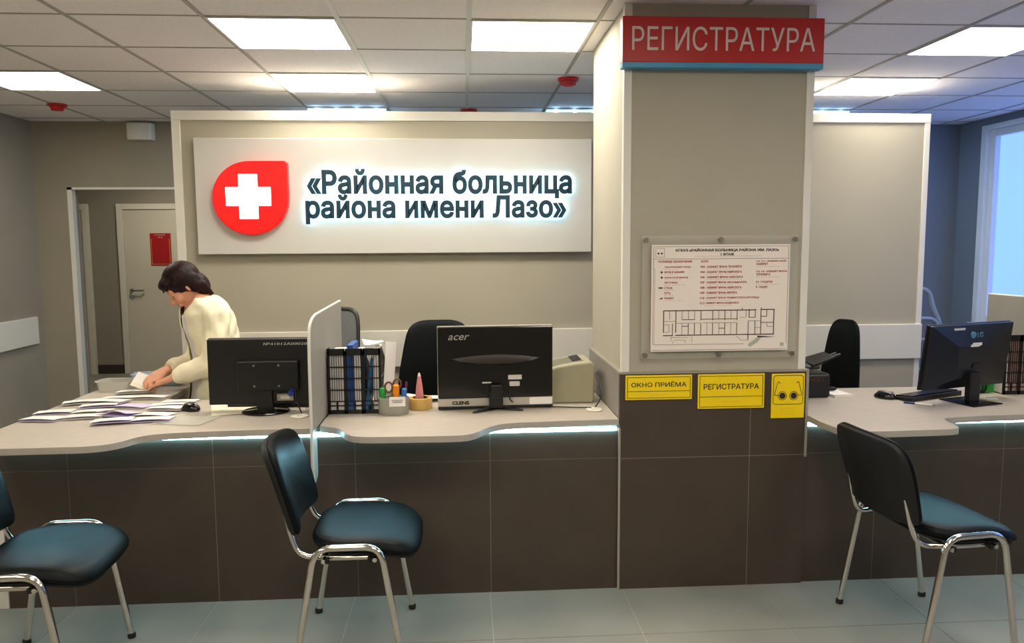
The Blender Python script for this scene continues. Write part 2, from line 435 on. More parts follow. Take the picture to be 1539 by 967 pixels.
def tube_light(k, j, label):
    t = thing('ceiling_light', label, 'ceiling light', (X0 + (k + .5) * PX, Y0 + (j + .5) * PY, CZ), 0, 'four-tube ceiling lights behind the logo wall')
    hx, hy = PX / 2 - .006, PY / 2 - .006
    m = MB(); m.box(-hx, hx, -hy, hy, -.012, -.0005); m.box(-hx, hx, hy - .01, hy, -.045, -.012)
    m.build('tray', ceil_bar, t, bevel=.002)
    MB().box(-hx, hx, -hy, -hy + .008, -.042, -.0121).build('end_diffuser', mat('lit_end_diffuser', '#dfefff', .5, var=.005, emit=1.1, ecol=(.55, .82, 1.0)), t, bevel=.002)
    for i in range(4):
        x = -hx + (i + .5) * hx / 2
        MB().tube([(x, -hy - .004, -.028), (x, hy - .012, -.028)], .016, 10).build('tube', tube_em, t, smooth=True)
tube_light(-2, 4, 'bright four-tube ceiling light peeking over the logo wall above its left half')
tube_light(1, 4, 'bright four-tube ceiling light peeking over the wall beside the pillar, left side')
tube_light(4, 4, 'bright four-tube ceiling light peeking over the wall right of the pillar')
def sensor(x, y, label):
    t = thing('fire_detector', label, 'fire detector', (x, y, CZ), 0, 'red ceiling fire detectors')
    MB().lathe([(.02, 0), (.06, -.001), (.06, -.014), (.052, -.018), (.02, -.018)]).build('base', sensor_red, t, smooth=True)
    MB().lathe([(.03, -.016), (.042, -.02), (.042, -.028), (.034, -.042), (.01, -.046)]).build('sensor_head', sensor_red, t, smooth=True)
    for a in range(6):
        c, s_ = math.cos(a * math.pi / 3), math.sin(a * math.pi / 3)
        MB().tube([(.043 * c, .043 * s_, -.019), (.038 * c, .038 * s_, -.04)], .004, 6).build('rib', sensor_red, t, smooth=True)
sensor(.615, 4.5, 'round red fire detector on the ceiling just left of the pillar')
sensor(-2.70, 5.42, 'round red fire detector on the ceiling above the left doorway')
sensor(.05, 5.55, 'round red fire detector half hidden behind the top of the logo wall')
t = thing('wall_speaker', 'small white box mounted high on the back wall above the doorway', 'wall speaker', (-2.445, YBK, 2.27))
m = MB(); m.prism([(-.097, 0), (.097, 0), (.09, -.07), (.04, -.085), (-.04, -.085), (-.09, -.07)], 0, .125); m.build('housing', white_trim, t, bevel=.006)
m = MB()
for i in range(7): m.box(-.07, .07, -.088, -.076, .02 + i * .013, .026 + i * .013)
m.build('grille', ceil_bar, t)

# ------------------------------------------------------------------ corridor doors
def door(n, x0, x1, hinge_left, handle_x):
    Y = 9.0
    root = struct(MB().box(x0 + .07, x1 - .07, Y - .03, Y - .002, .005, 1.87).build('door_%d' % n, door_mat, bevel=.003)); c = root.location
    m = MB(); m.box(x0, x0 + .068, Y - .045, Y - .001, 0, 1.94); m.box(x1 - .068, x1, Y - .045, Y - .001, 0, 1.94); m.box(x0 + .068, x1 - .068, Y - .045, Y - .001, 1.875, 1.94)
    m.xf(Matrix.Translation(-c)).build('door_frame', door_fr, root, bevel=.004)
    m = MB(); d = 1 if hinge_left else -1
    m.xf(Matrix.Identity(4)); m.tube([(handle_x, Y - .03, .96), (handle_x, Y - .075, .96)], .011, 10); m.tube(fillet([(handle_x, Y - .075, .96), (handle_x + d * .13, Y - .08, .962), (handle_x + d * .14, Y - .06, .962)], .01), .010, 10)
    m.xf(Matrix.Translation(-c)).build('handle', steel, root, smooth=True)
    m = MB()
    for z in (.96, .885):
        m.tube([(handle_x, Y - .038, z), (handle_x, Y - .03, z)], .024, 16)
    m.xf(Matrix.Translation(-c)).build('escutcheon', steel, root, smooth=True)
door(1, -3.90, -2.86, True, -3.775)
door(2, -5.06, -4.212, False, -4.36)
t = thing('door_plaque', 'red plaque with a gold border hanging on the corridor door', 'sign', (-3.43, 8.962, 1.243))
MB().box(-.115, .115, 0, .008, 0, .365).build('plate', mat('plaque_red', '#a80c0a', .4, var=.03), t, bevel=.002)
m = MB()
for q in ((-.103, .103, .012, .018), (-.103, -.097, .018, .3), (.097, .103, .018, .3)): m.box(q[0], q[1], -.001, 0, q[2], q[3])
m.build('gold_border', gold, t)
m = MB(); text_into(m, 'КАБИНЕТ', 0, .345, .12, .012, -.0012); text_into(m, '№ 8', 0, .318, .045, .014, -.0012); m.build('lettering', sign_pale, t)

# ------------------------------------------------------------------ signs
def feature_sign():
    Y = FY - .055; s = (Y / 4.9)
    X = lambda x: x * s
    Zz = lambda z: 1.47 + (z - 1.47) * s
    x0, x1, z0, z1 = X(-1.648), X(.82), Zz(1.412), Zz(2.125)
    cx = (x0 + x1) / 2
    t = thing('logo_sign', 'wide white sign panel with red cross logo and backlit hospital name', 'sign', (cx, Y, z0))
    L = lambda mb: mb.xf(Matrix.Translation((-cx, -Y, -z0)))
    L(MB().box(x0, x1, Y, FY, z0, z1)).build('panel', panel_white, t, bevel=.003)
    # logo: drop with square upper right corner
    a, b, c_, d = X(-1.535), X(-1.075), Zz(1.532), Zz(1.983)
    mx, mz, rx, rz = (a + b) / 2, (c_ + d) / 2, (b - a) / 2, (d - c_) / 2
    poly = [(b - .012, d), ]
    for k in range(0, 37):
        an = R(90 + 270 * k / 36); poly.append((mx + rx * math.cos(an), mz + rz * math.sin(an)))
    poly.append((b, d - .012))
    lo = L(MB().prism(poly, Y - .045, Y - .001, 'y')).build('logo', red_logo, t, bevel=.006)
    h = .133 * s * 1.03; g = .058 * s; q = (X(-1.449) + X(-1.181)) / 2, (Zz(1.905) + Zz(1.627)) / 2
    cr = [(-g, -h), (g, -h), (g, -g), (h, -g), (h, g), (g, g), (g, h), (-g, h), (-g, g), (-h, g), (-h, -g), (-g, -g)]
    o = L(MB().prism([(q[0] + u, q[1] + v) for u, v in cr], Y - .05, Y - .044, 'y')).build('cross', cross_white, lo, bevel=.005)
    # lettering stands off the panel on its backlight
    for body, xa, xb, zt, zb in (('«Районная больница', -.962, .690, 1.935, 1.752), ('района имени Лазо»', -.975, .655, 1.778, 1.595)):
        xa, xb, zt, zb = X(xa), X(xb), Zz(zt), Zz(zb)
        m = MB(); text_into(m, body, (xa + xb) / 2, (zt + zb) / 2, xb - xa, zt - zb, Y - .034, .010, .040, spacing=1.03)
        L(m).build('lettering', teal_dark, t)
        m = MB(); text_into(m, body, (xa + xb) / 2, (zt + zb) / 2, xb - xa - .002, zt - zb - .002, Y - .0235, .004, .034, spacing=1.03)
        L(m).build('letter_backlight', glow_blue, t)
feature_sign()
t = thing('registry_sign', 'red sign with pale capital letters and a blue lower band at the pillar top', 'sign', (1.036, YB - .03, 2.155))
MB().box(-.405, .405, -.025, .026, .021, .195).build('plate', red_lac, t, bevel=.002)
MB().box(-.405, .405, -.025, .026, 0, .021).build('blue_band', blue_band, t, bevel=.002)
m = MB(); text_into(m, 'РЕГИСТРАТУРА', 0, .111, .735, .092, -.027, .003, .0); m.build('lettering', sign_pale, t)

def info_board():
    t = thing('information_board', 'clear acrylic plate with white floor plan board bolted to the pillar', 'information board', (1.05, YB, .992))
    MB().box(-.325, .325, -.026, -.022, 0, .505).build('backing_plate', acrylic, t)
    MB().box(-.288, .288, -.036, -.0265, .03, .468).build('board', mat('board_white', '#e8dcd0', .4, var=.015, scale=10), t, bevel=.002)
    for x in (-.31, 0, .31):
        for z in (.015, .488):
            m = MB(); m.tube([(x, -.0, z), (x, -.022, z)], .006, 10); m.tube([(x, -.0262, z), (x, -.034, z)], .0105, 14)
            m.build('standoff_bolt', steel, t, smooth=True)
    y = -.0368
    m = MB(); text_into(m, 'КГБУЗ «РАЙОННАЯ БОЛЬНИЦА РАЙОНА ИМ. ЛАЗО»', .025, .446, .43, .0155, y, .0008, .045); text_into(m, '1 ЭТАЖ', .025, .4285, .056, .011, y, .0008, .045)
    m.build('heading', ink, t)
    m = MB(); lw = .0012
    for q in ((-.28, .28, .46), (-.28, .28, .41)): m.box(q[0], q[1], y, y + .0006, q[2], q[2] + lw)
    for x in (-.281, .28): m.box(x, x + lw, y, y + .0006, .06, .46)
    m.box(-.281, .28, y, y + .0006, .036, .036 + lw)
    for q in ((-.272, -.236, .418, .419), (-.272, -.236, .453, .454), (-.272, -.271, .418, .454), (-.237, -.236, .418, .454)): m.box(q[0], q[1], y, y + .0006, q[2], q[3])
    m.ell((-.261, y, .433), (.004, .0006, .004)); m.ell((-.247, y, .433), (.004, .0006, .004))
    for i in range(52): m.box(-.275 + i * .0073, -.2715 + i * .0073, y, y + .0006, .058, .0605)
    for i in range(42): m.box(-.2755, -.2738, y, y + .0006, .06 + i * .0075, .0635 + i * .0075)
    m.build('border', ink, t)
    m = MB()
    def ln(s_, x, z, w_, h=.0092): text_into(m, s_, x, z, w_, h, y, .0007, .03, 'l')
    ln('УСЛОВНЫЕ ОБОЗНАЧЕНИЯ', -.262, .4, .14)
    for i, (s_, w_) in enumerate((('ТАКТИЛЬНЫЙ СТЕНД', .108), ('ВХОД В ЗДАНИЕ', .082), ('ЗАПАСНОЙ ВЫХОД', .098), ('ЛЕСТНИЦА', .055), ('СТЕНА', .034), ('ПУТЬ', .026), ('ПАНДУС', .04))): ln(s_, -.235, .378 - i * .0213, w_)
    ln('ХОЛЛ', -.085, .4, .03)
    for i, (n_, s_, w_) in enumerate((('102', 'ТЕРАПЕВТА', .15), ('104', 'НЕВРОЛОГА', .15), ('106', 'ОНКОЛОГА', .155), ('107', 'ОФТАЛЬМОЛОГА', .172), ('108', 'НЕВРОЛОГА', .15), ('109', 'ХИРУРГА', .132), ('110', 'ТРАВМАТОЛОГА-ОРТОПЕДА', .226), ('111', 'КАРДИОЛОГА', .14))):
        ln(n_, -.086, .378 - i * .0213, .018); ln('- КАБИНЕТ ВРАЧА ' + s_, -.064, .378 - i * .0213, w_)
    for s_, z, w_ in (('112, 113 - ПРИВИВОЧНЫЙ', .4, .125), ('КАБИНЕТ', .388, .05), ('114, 116 - КАБИНЕТ ВРАЧА', .357, .13), ('ТЕРАПЕВТА', .345, .06), ('117 - ГАРДЕРОБ', .314, .07), ('У - ТУАЛЕТ', .293, .05)): ln(s_, .146, z, w_)
    m.build('lettering', ink_red, t)
    m = MB()
    for i in range(7):
        for q in range(random.randint(4, 9)): m.box(-.234 + q * .01, -.229 + q * .01, y, y + .0005, .3675 - i * .0213, .3695 - i * .0213)
    for i in range(8):
        for q in range(random.randint(12, 18)): m.box(-.062 + q * .0095, -.057 + q * .0095, y, y + .0005, .3675 - i * .0213, .3695 - i * .0213)
    for z in (.376, .333, .303): 
        for q in range(10): m.box(.146 + q * .01, .151 + q * .01, y, y + .0005, z, z + .002)
    for q in range(30): m.box(-.11 + q * .0095, -.105 + q * .0095, y, y + .0005, .42, .422)
    m.build('braille', ink_grey, t)
    m = MB()   # floor plan: outer walls, rooms, entrance
    U = lambda u: -.2775 + (u - 0) / 1539 * .583 + .0
    V = lambda v: .2445 - v / 638 * .231
    def hl(u0, u1, v, k=.0014): m.box(U(u0), U(u1), y, y + .0008, V(v) - k, V(v) + k)
    def vl(u, v0, v1, k=.0014): m.box(U(u) - k, U(u) + k, y, y + .0008, V(v1), V(v0))
    hl(105, 1130, 125, .002); hl(1185, 1335, 122, .002); vl(110, 120, 375, .002); vl(1328, 120, 405, .002); hl(105, 215, 407, .002); hl(240, 1335, 405, .002)
    for u in (245, 520, 650, 785, 920): vl(u, 125, 240); 
    for u in (382, 450, 520, 650, 785, 918): vl(u, 268, 405)
    for u in (175, 312, 382, 450, 717, 852): vl(u, 125, 225, .0008)
    for u in (312, 588, 720, 852): vl(u, 270, 405, .0007)
    vl(245, 125, 375, .0016); vl(207, 270, 410); hl(312, 455, 228); hl(520, 920, 225); hl(120, 245, 245, .0007); hl(250, 515, 268, .0007); hl(540, 915, 268, .0008)
    hl(120, 170, 370, .0007); vl(170, 285, 370, .0007); hl(120, 170, 285, .0007); hl(720, 785, 330); hl(312, 380, 303)
    vl(1053, 115, 210, .0016); vl(1120, 115, 210); hl(1053, 1125, 210); vl(1185, 100, 405, .0016); hl(1185, 1250, 200); vl(1248, 125, 200); hl(1185, 1320, 270); vl(1255, 280, 318, .0008); hl(1255, 1320, 315, .0008)
    vl(1045, 250, 470); vl(1120, 250, 400); hl(1045, 1185, 250, .0008); hl(1120, 1185, 328, .0006); vl(1018, 125, 210, .0008); vl(975, 100, 125); hl(950, 1010, 210, .0006)
    m.hexa([(U(918), y, V(425)), (U(965), y, V(470)), (U(965), y + .0008, V(470)), (U(918), y + .0008, V(425)), (U(918), y, V(420)), (U(965), y, V(464)), (U(965), y + .0008, V(464)), (U(918), y + .0008, V(420))])
    hl(965, 1040, 470, .0006)
    m.prism([(U(1150), V(420)), (U(1350), V(436)), (U(1180), V(442)), (U(1150), V(440))], y, y + .0008, 'y')
    for u, v0, v1 in ((195, 420, 470), (425, 420, 490), (215, 470, 500), (350, 460, 495)): vl(u, v0, v1, .0005)
    hl(195, 240, 430, .0005); hl(240, 380, 430, .0005); hl(230, 350, 460, .0005)
    for x, z in ((-.247, .3567), (-.246, .3354)): m.ell((x, y, z), (.0045, .0006, .0045))
    m.box(-.259, -.241, y, y + .0006, .290, .296); m.prism([(-.258, .247), (-.242, .247), (-.242, .255)], y, y + .0006, 'y')
    m.build('floor_plan', mat('plan_ink', '#4a3c34', .6, var=.05), t)
    m = MB(); m.prism([(U(1045), V(520)), (U(1150), V(440)), (U(1195), V(445)), (U(1150), V(500)), (U(1065), V(550))], y, y + .0006, 'y'); m.box(.255, .27, y, y + .0006, .048, .062)
    m.build('path_patch', mat('plan_green', '#a9ad9c', .6, var=.05), t)
info_board()

def yellow_plate(x0, x1, z0, z1, label, kind, body=None):
    cx = (x0 + x1) / 2
    t = thing('tactile_sign', label, 'sign', (cx, YB - .013, z0), 0, 'yellow tactile signs on the pillar tiles')
    w_, h = (x1 - x0) / 2, z1 - z0; y = -.0068
    MB().box(-w_, w_, -.006, 0, 0, h).build('plate', yellow, t, bevel=.0015)
    m = MB(); k = .001; e = .007
    def fr(a, b, c, d):
        m.box(a, b, y, y + .0008, c, c + 2 * k); m.box(a, b, y, y + .0008, d - 2 * k, d); m.box(a, a + 2 * k, y, y + .0008, c, d); m.box(b - 2 * k, b, y, y + .0008, c, d)
    if kind == 'text':
        fr(-w_ + e, w_ - e, e, h - e); dz = h * .34; m.box(-w_ + e, w_ - e, y, y + .0008, dz, dz + 2 * k)
        text_into(m, body, 0, h * .64, w_ * 2 * .83 if len(body) > 10 else w_ * 2 * .81, .024, y, .0008, .016)
        m.build('print', ink, t)
        m = MB()
        for i in range(9): m.ell((-.035 + i * .009, -.006, h * .2), (.002, .0012, .002))
        m.build('braille', ink_yel, t)
    else:
        o = [(x, z) for x, z in rrect(w_ - e, (h - .066) / 2, .012)]; cz = h - e - (h - .066) / 2
        for (a, b), (c, d) in zip(o, o[1:] + o[:1]): m.tube([(a, y + .0005, b + cz), (c, y + .0005, d + cz)], .0013, 6)
        for sx in (-1, 1):
            c_ = (sx * .0245, cz - .025)
            m.tube([(c_[0] + .018 * math.cos(R(a)), y + .0005, c_[1] + .018 * math.sin(R(a))) for a in range(0, 361, 15)], .0013, 6)
            m.tube([(c_[0], y, c_[1]), (c_[0], y + .0012, c_[1])], .0135, 20)
            m.tube(fillet([(sx * .043, y + .0005, cz - .022), (sx * .06, y + .0005, cz - .024), (sx * .046, y + .0005, cz + .03), (sx * .043, y + .0005, cz + .036), (sx * .034, y + .0005, cz + .028)], .008), .0013, 6)
        m.build('pictogram', ink, t)
        m = MB()
        for i in range(7):
            for q in range(3): m.ell((-.03 + i * .01, -.006, .018 + q * .012), (.002, .0012, .002))
        m.build('braille', ink_yel, t)
yellow_plate(.663, .943, .819, .922, 'yellow tactile plate reading ОКНО ПРИЁМА, left of three on the pillar', 'text', 'ОКНО ПРИЁМА')
yellow_plate(.968, 1.252, .776, .922, 'yellow tactile plate reading РЕГИСТРАТУРА, middle of three on the pillar', 'text', 'РЕГИСТРАТУРА')
yellow_plate(1.283, 1.425, .730, .919, 'yellow tactile plate with dark spectacles pictogram, near the pillar right edge', 'glasses')

# ------------------------------------------------------------------ counters
def counter_base(x0, x1, joints, name_label, end_panel=False):
    cx = (x0 + x1) / 2
    t = thing('counter_base', name_label, 'counter', (cx, YB, 0))
    m = MB(); m.mi = 1; m.box(x0 - cx, x1 - cx, .0012, .10, 0, .712); m.mi = 0
    js = [x0] + joints + [x1]
    for a, b in zip(js, js[1:]):
        for z0, z1 in ((0, .5690), (.5715, .712)): m.box(a - cx + .0015, b - cx - .0015, 0, .012, z0, z1)
    m.build('tile_front', [tile_brown, grout_light], t)
    MB().box(x0 - cx + .01, x1 - cx - .01, -.011, -.0005, .690, .704).build('led_strip', led_em, t)
    if end_panel: MB().box(x0 - cx - .045, x0 - cx - .001, -.004, .55, 0, .712).build('end_panel', white_trim, t, bevel=.003)
    return t
counter_base(-1.862, P0 - .016, [-1.60, -1.026, -.455, .10], 'long dark tiled counter front left of the pillar with LED strip', True)
counter_base(P1 + .016, 3.3, [1.76, 2.33, 2.9], 'dark tiled counter front right of the pillar with LED strip')
ZT = .74
def worktop(poly, label, sup):
    xs = [p[0] for p in poly]; ys = [p[1] for p in poly]; cx, cy = (min(xs) + max(xs)) / 2, (min(ys) + max(ys)) / 2
    t = thing('worktop', label, 'worktop', (cx, cy, 0))
    m = MB(); m.prism([(x - cx, y - cy) for x, y in poly], .7135, ZT)
    o = m.build('top', [laminate, lam_edge], t, bevel=.002)
    for p in o.data.polygons:
        if abs(p.normal.z) < .5: p.material_index = 1
    for (x, y0, y1) in sup: MB().box(x - cx - .009, x - cx + .009, y0 - cy, y1 - cy, 0, .713).build('leg_panel', part_lam, t)
left_front = chaikin([(-1.868, 3.14), (-1.868, 2.90), (-1.80, 2.825), (-1.684, 2.822), (-1.50, 2.826), (-1.36, 2.830), (-1.29, 2.88), (-1.25, 2.97), (-1.19, 3.003), (-1.05, 3.022), (-.97, 3.027)], 2)
worktop(left_front + [(-.611, 3.043), (-.611, 3.66), (-1.34, 3.66), (-1.42, 3.70), (-1.43, 4.12), (-1.85, 4.14), (-1.868, 3.9)], 'grey laminate L-shaped worktop with papers, left end of the counter', [(-.9, 3.3, 3.62), (-1.46, 3.75, 4.1)])
mid_front = chaikin([(-.589, 3.082), (-.56, 3.06), (-.50, 3.03), (-.46, 2.92), (-.40, 2.882), (-.30, 2.878), (-.15, 2.874), (-.02, 2.871), (.035, 2.90), (.09, 3.00), (.16, 3.06), (.30, 3.072), (.42, 3.08)], 2)
worktop(mid_front + [(.637, 3.09), (.637, 3.66), (-.589, 3.66)], 'grey laminate worktop between the upright divider and the pillar', [(.3, 3.3, 3.62)])
right_front = chaikin([(1.4415, 2.97), (1.445, 2.94), (1.46, 2.84), (1.52, 2.80), (1.65, 2.80), (1.80, 2.805), (1.90, 2.81), (1.94, 2.83), (1.95, 2.90), (1.965, 2.985), (2.02, 3.0), (2.2, 3.02)], 2)
worktop(right_front + [(2.838, 3.04), (2.838, 3.66), (1.4415, 3.66)], 'grey laminate worktop right of the pillar', [(2.0, 3.3, 3.62), (2.7, 3.3, 3.62)])
def divider(x, label, yb=3.73, zt=1.198):
    t = thing('desk_divider', label, 'desk divider', (x, 3.35, ZT))
    front = chaikin([(3.035, .545), (2.99, .528), (2.968, .58), (2.968, .80), (2.972, 1.08), (2.985, 1.15), (3.04, 1.178), (3.12, 1.188)], 2)
    poly = [(a - 3.35, b - ZT) for a, b in front + [(yb, zt), (yb, .7415), (3.045, .7415), (3.045, .56)]]
    MB().prism(poly, -.006, .006, 'x').build('panel', part_lam, t)
    MB().tube([(0, a - .0001 - 3.35, b - ZT) for a, b in front] + [(0, yb - 3.35, zt - ZT)], .0062, 8).build('edge_band', white_trim, t, smooth=True)
divider(-.6, 'pale grey upright divider panel beside the black file rack')
divider(2.85, 'pale taupe upright divider panel at the far right behind the monitor', 3.98, 1.18)

# ------------------------------------------------------------------ visitor chairs
def visitor_chair():
    t = thing('visitor_chair', '', 'chair', (0, 0, 0), 0, 'black visitor chairs with chrome legs')
    w_, wf, a, b, a2, b2, h = .237, .243, .193, .179, .101, .095, .458
    # seat
    out = []
    for k in range(40):
        an = 2 * math.pi * k / 40; c, s_ = math.cos(an), math.sin(an); e = 2 / 3.6
        out.append((.195 * math.copysign(abs(c) ** e, c), .222 * math.copysign(abs(s_) ** e, s_) * (1 + .07 * c)))
    prof = [(0.02, .047), (.35, .047), (.65, .045), (.85, .041), (.95, .033), (1.0, .019), (.985, .006), (.94, 0), (.5, -.002), (.02, -.002)]
    def fs(u, v, z):
        f = max(0, u - .02) / .175; r_ = max(0, -.05 - u) / .145
        return (u + .045, v, .425 + z - .035 * f ** 2.2 + .012 * r_ ** 2 + .010 * (v / .22) ** 2 * (1 if z > .02 else .3) - .012 * f * (v / .2) ** 2)
    m = MB(); m.cushion(out, prof, fs); m.build('seat', leather, t, smooth=True, sub=1)
    m = MB(); m.cushion([(u * .93, v * .93) for u, v in out], [(.02, .0), (.7, .0), (1, -.002), (1, -.010), (.9, -.014), (.02, -.014)], fs); m.build('seat_shell', chair_shell, t, smooth=True)
    # backrest : u across, v up
    ob = []
    P = [(.13, -.166), (.19, -.162), (.198, -.10), (.207, .03), (.197, .105), (.158, .141), (.05, .148), (0, .148)]
    half = chaikin([(0, -.168)] + P, 2); ob = half + [(-u, v) for u, v in half[::-1][1:-1]]
    def fb(u, v, z):
        bx = -.238 - v * .29 - .04 * (.2 ** 2 - u * u) / .04 + .012
        return (bx + z * .96, u, .640 + v + z * .27)
    m = MB(); m.cushion(ob, [(.02, .042), (.4, .041), (.75, .038), (.92, .031), (1, .016), (.985, .006), (.95, 0), (.02, 0)], fb); m.build('backrest', leather, t, smooth=True, sub=1)
    m = MB(); m.cushion([(u * .985, v * .985) for u, v in ob], [(.02, .004), (.97, .010), (1, .004), (.985, -.008), (.93, -.013), (.02, -.013)], fb); m.build('backrest_shell', chair_shell, t, smooth=True)
    for s_ in (-1, 1):
        pth = fillet([(-a, s_ * wf, .008), (-a2 - .012, s_ * w_, h), (b2 + .012, s_ * w_, h), (b, s_ * wf, .008)], .06, 8)
        fr = MB().tube(pth, .0115, 12).build('side_frame', chrome, t, smooth=True)
        for x in (-a, b): MB().lathe([(.012, 0), (.0145, .002), (.0145, .016), (.012, .02)], 12, (x, s_ * wf, 0)).build('foot_cap', rubber, fr, smooth=True)
        pth = fillet([(-.222, s_ * .165, .575), (-.204, s_ * .168, .485), (-.175, s_ * .175, .410), (-.06, s_ * .2, .409), (.06, s_ * .2, .409)], .05, 8)
        MB().tube(pth, .0095, 10).build('back_support', chrome, t, smooth=True)
        for x in (-.075, .07):
            m = MB(); m.tube([(x, s_ * .2, .408), (x, s_ * .232, .412)], .007, 8); m.lathe([(.004, -.012), (.009, -.01), (.009, .004)], 10, (x, s_ * .225, .412)); m.build('bracket', rubber, t, smooth=True)
    for x in (-.085, .085): MB().tube([(x, -.232, .409), (x, .232, .409)], .008, 10).build('crossbar', chrome, t, smooth=True)
    return t
vc = visitor_chair()
vc.location = (-.4, 2.74, 0); vc.rotation_euler.z = .013; vc['label'] = 'black padded chrome-legged chair before the desk divider, side on, in the middle'
c = copy_tree(vc); c.location = (1.73, 2.678, 0); c.rotation_euler.z = .097; c['label'] = 'black padded chrome-legged chair right of the pillar, its back towards us'
c = copy_tree(vc); c.location = (-1.432, 2.582, 0); c.rotation_euler.z = .047; c['label'] = 'black padded chrome-legged chair cut by the left edge of the picture'

# ------------------------------------------------------------------ office chairs behind the counters
def office_chair(loc, rz, bw, bh, zb, m_back, label, rim=None, taper=.8):
    t = thing('office_chair', label, 'office chair', loc, rz, 'office chairs behind the counters')
    m = MB()
    for k in range(5):
        a = 2 * math.pi * k / 5 + .3; c, s_ = math.cos(a), math.sin(a)
        m.tube([(0, 0, .09), (.14 * c, .14 * s_, .085), (.27 * c, .27 * s_, .065)], .02, 8, [.03, .022, .016])
    m.lathe([(.03, .06), (.035, .07), (.035, .12), (.028, .13)], 16); m.build('star_base', black_pl, t, smooth=True)
    for k in range(5):
        a = 2 * math.pi * k / 5 + .3; c, s_ = math.cos(a), math.sin(a); x, y = .27 * c, .27 * s_
        MB().tube([(x - .02 * s_, y + .02 * c, .027), (x + .02 * s_, y - .02 * c, .027)], .026, 14).build('caster', rubber, t, smooth=True)
    MB().tube([(0, 0, .12), (0, 0, .40)], .022, 14).build('gas_lift', chrome, t, smooth=True)
    out = [(.23 * math.copysign(abs(math.cos(q)) ** .6, math.cos(q)), .23 * math.copysign(abs(math.sin(q)) ** .6, math.sin(q))) for q in [2 * math.pi * k / 32 for k in range(32)]]
    m = MB(); m.cushion(out, [(.02, .08), (.6, .078), (.9, .065), (1, .035), (.96, .005), (.9, 0), (.02, 0)], lambda u, v, z: (u, v, .40 + z)); m.build('seat', leather, t, smooth=True, sub=1)
    # backrest on the -y side faces +y... local: sitter looks to -y, the back stands at +y
    half = chaikin([(0, -bh / 2), (bw * .42, -bh / 2), (bw * .5, -bh * .42), (bw * .5, -bh * .1), (bw * .5 * (taper + .12), bh * .25), (bw * .5 * taper, bh * .44), (bw * .3 * taper, bh / 2), (0, bh / 2)], 3)
    ob = half + [(-u, v) for u, v in half[::-1][1:-1]]
    fb = lambda u, v, z: (u, .20 + .10 * (v + bh / 2) + .05 - .35 * u * u / max(bw, .1) - z, zb + bh / 2 + v)
    th = .05 if not rim else .016
    m = MB(); m.cushion(ob, [(.02, th), (.7, th), (.93, th * .85), (1, th * .5), (.96, .0), (.02, -.005)], fb); m.build('backrest', m_back, t, smooth=True, sub=1)
    if rim:
        m = MB(); m.tube([fb(u, v, .008) for u, v in ob + ob[:1]], .011, 8); m.build('backrest_rim', rim, t, smooth=True)
    MB().tube(fillet([(0, .02, .395), (0, .27, .395), (0, .285, zb + .2)], .08), .02, 10).build('back_bracket', black_pl, t, smooth=True)
    for s_ in (-1, 1):
        MB().tube(fillet([(s_ * .2, .05, .41), (s_ * .27, .05, .43), (s_ * .27, .06, .62), (s_ * .27, -.12, .62)], .05), .014, 8).build('armrest', black_pl, t, smooth=True)
    return t
office_chair((-.13, 4.02, 0), R(180) * 0 + R(4), .47, .60, .45, leather, 'black office chair behind the wide monitor on the middle counter', taper=.72)
office_chair((-.86, 4.05, 0), R(-42), .34, .56, .555, mesh_grey, 'office chair with grey mesh back behind the upright divider', black_pl, taper=.8)
office_chair((1.90, 4.0, 0), R(-58), .25, .62, .42, leather, 'tall narrow black office chair behind the right-hand counter', taper=.7)

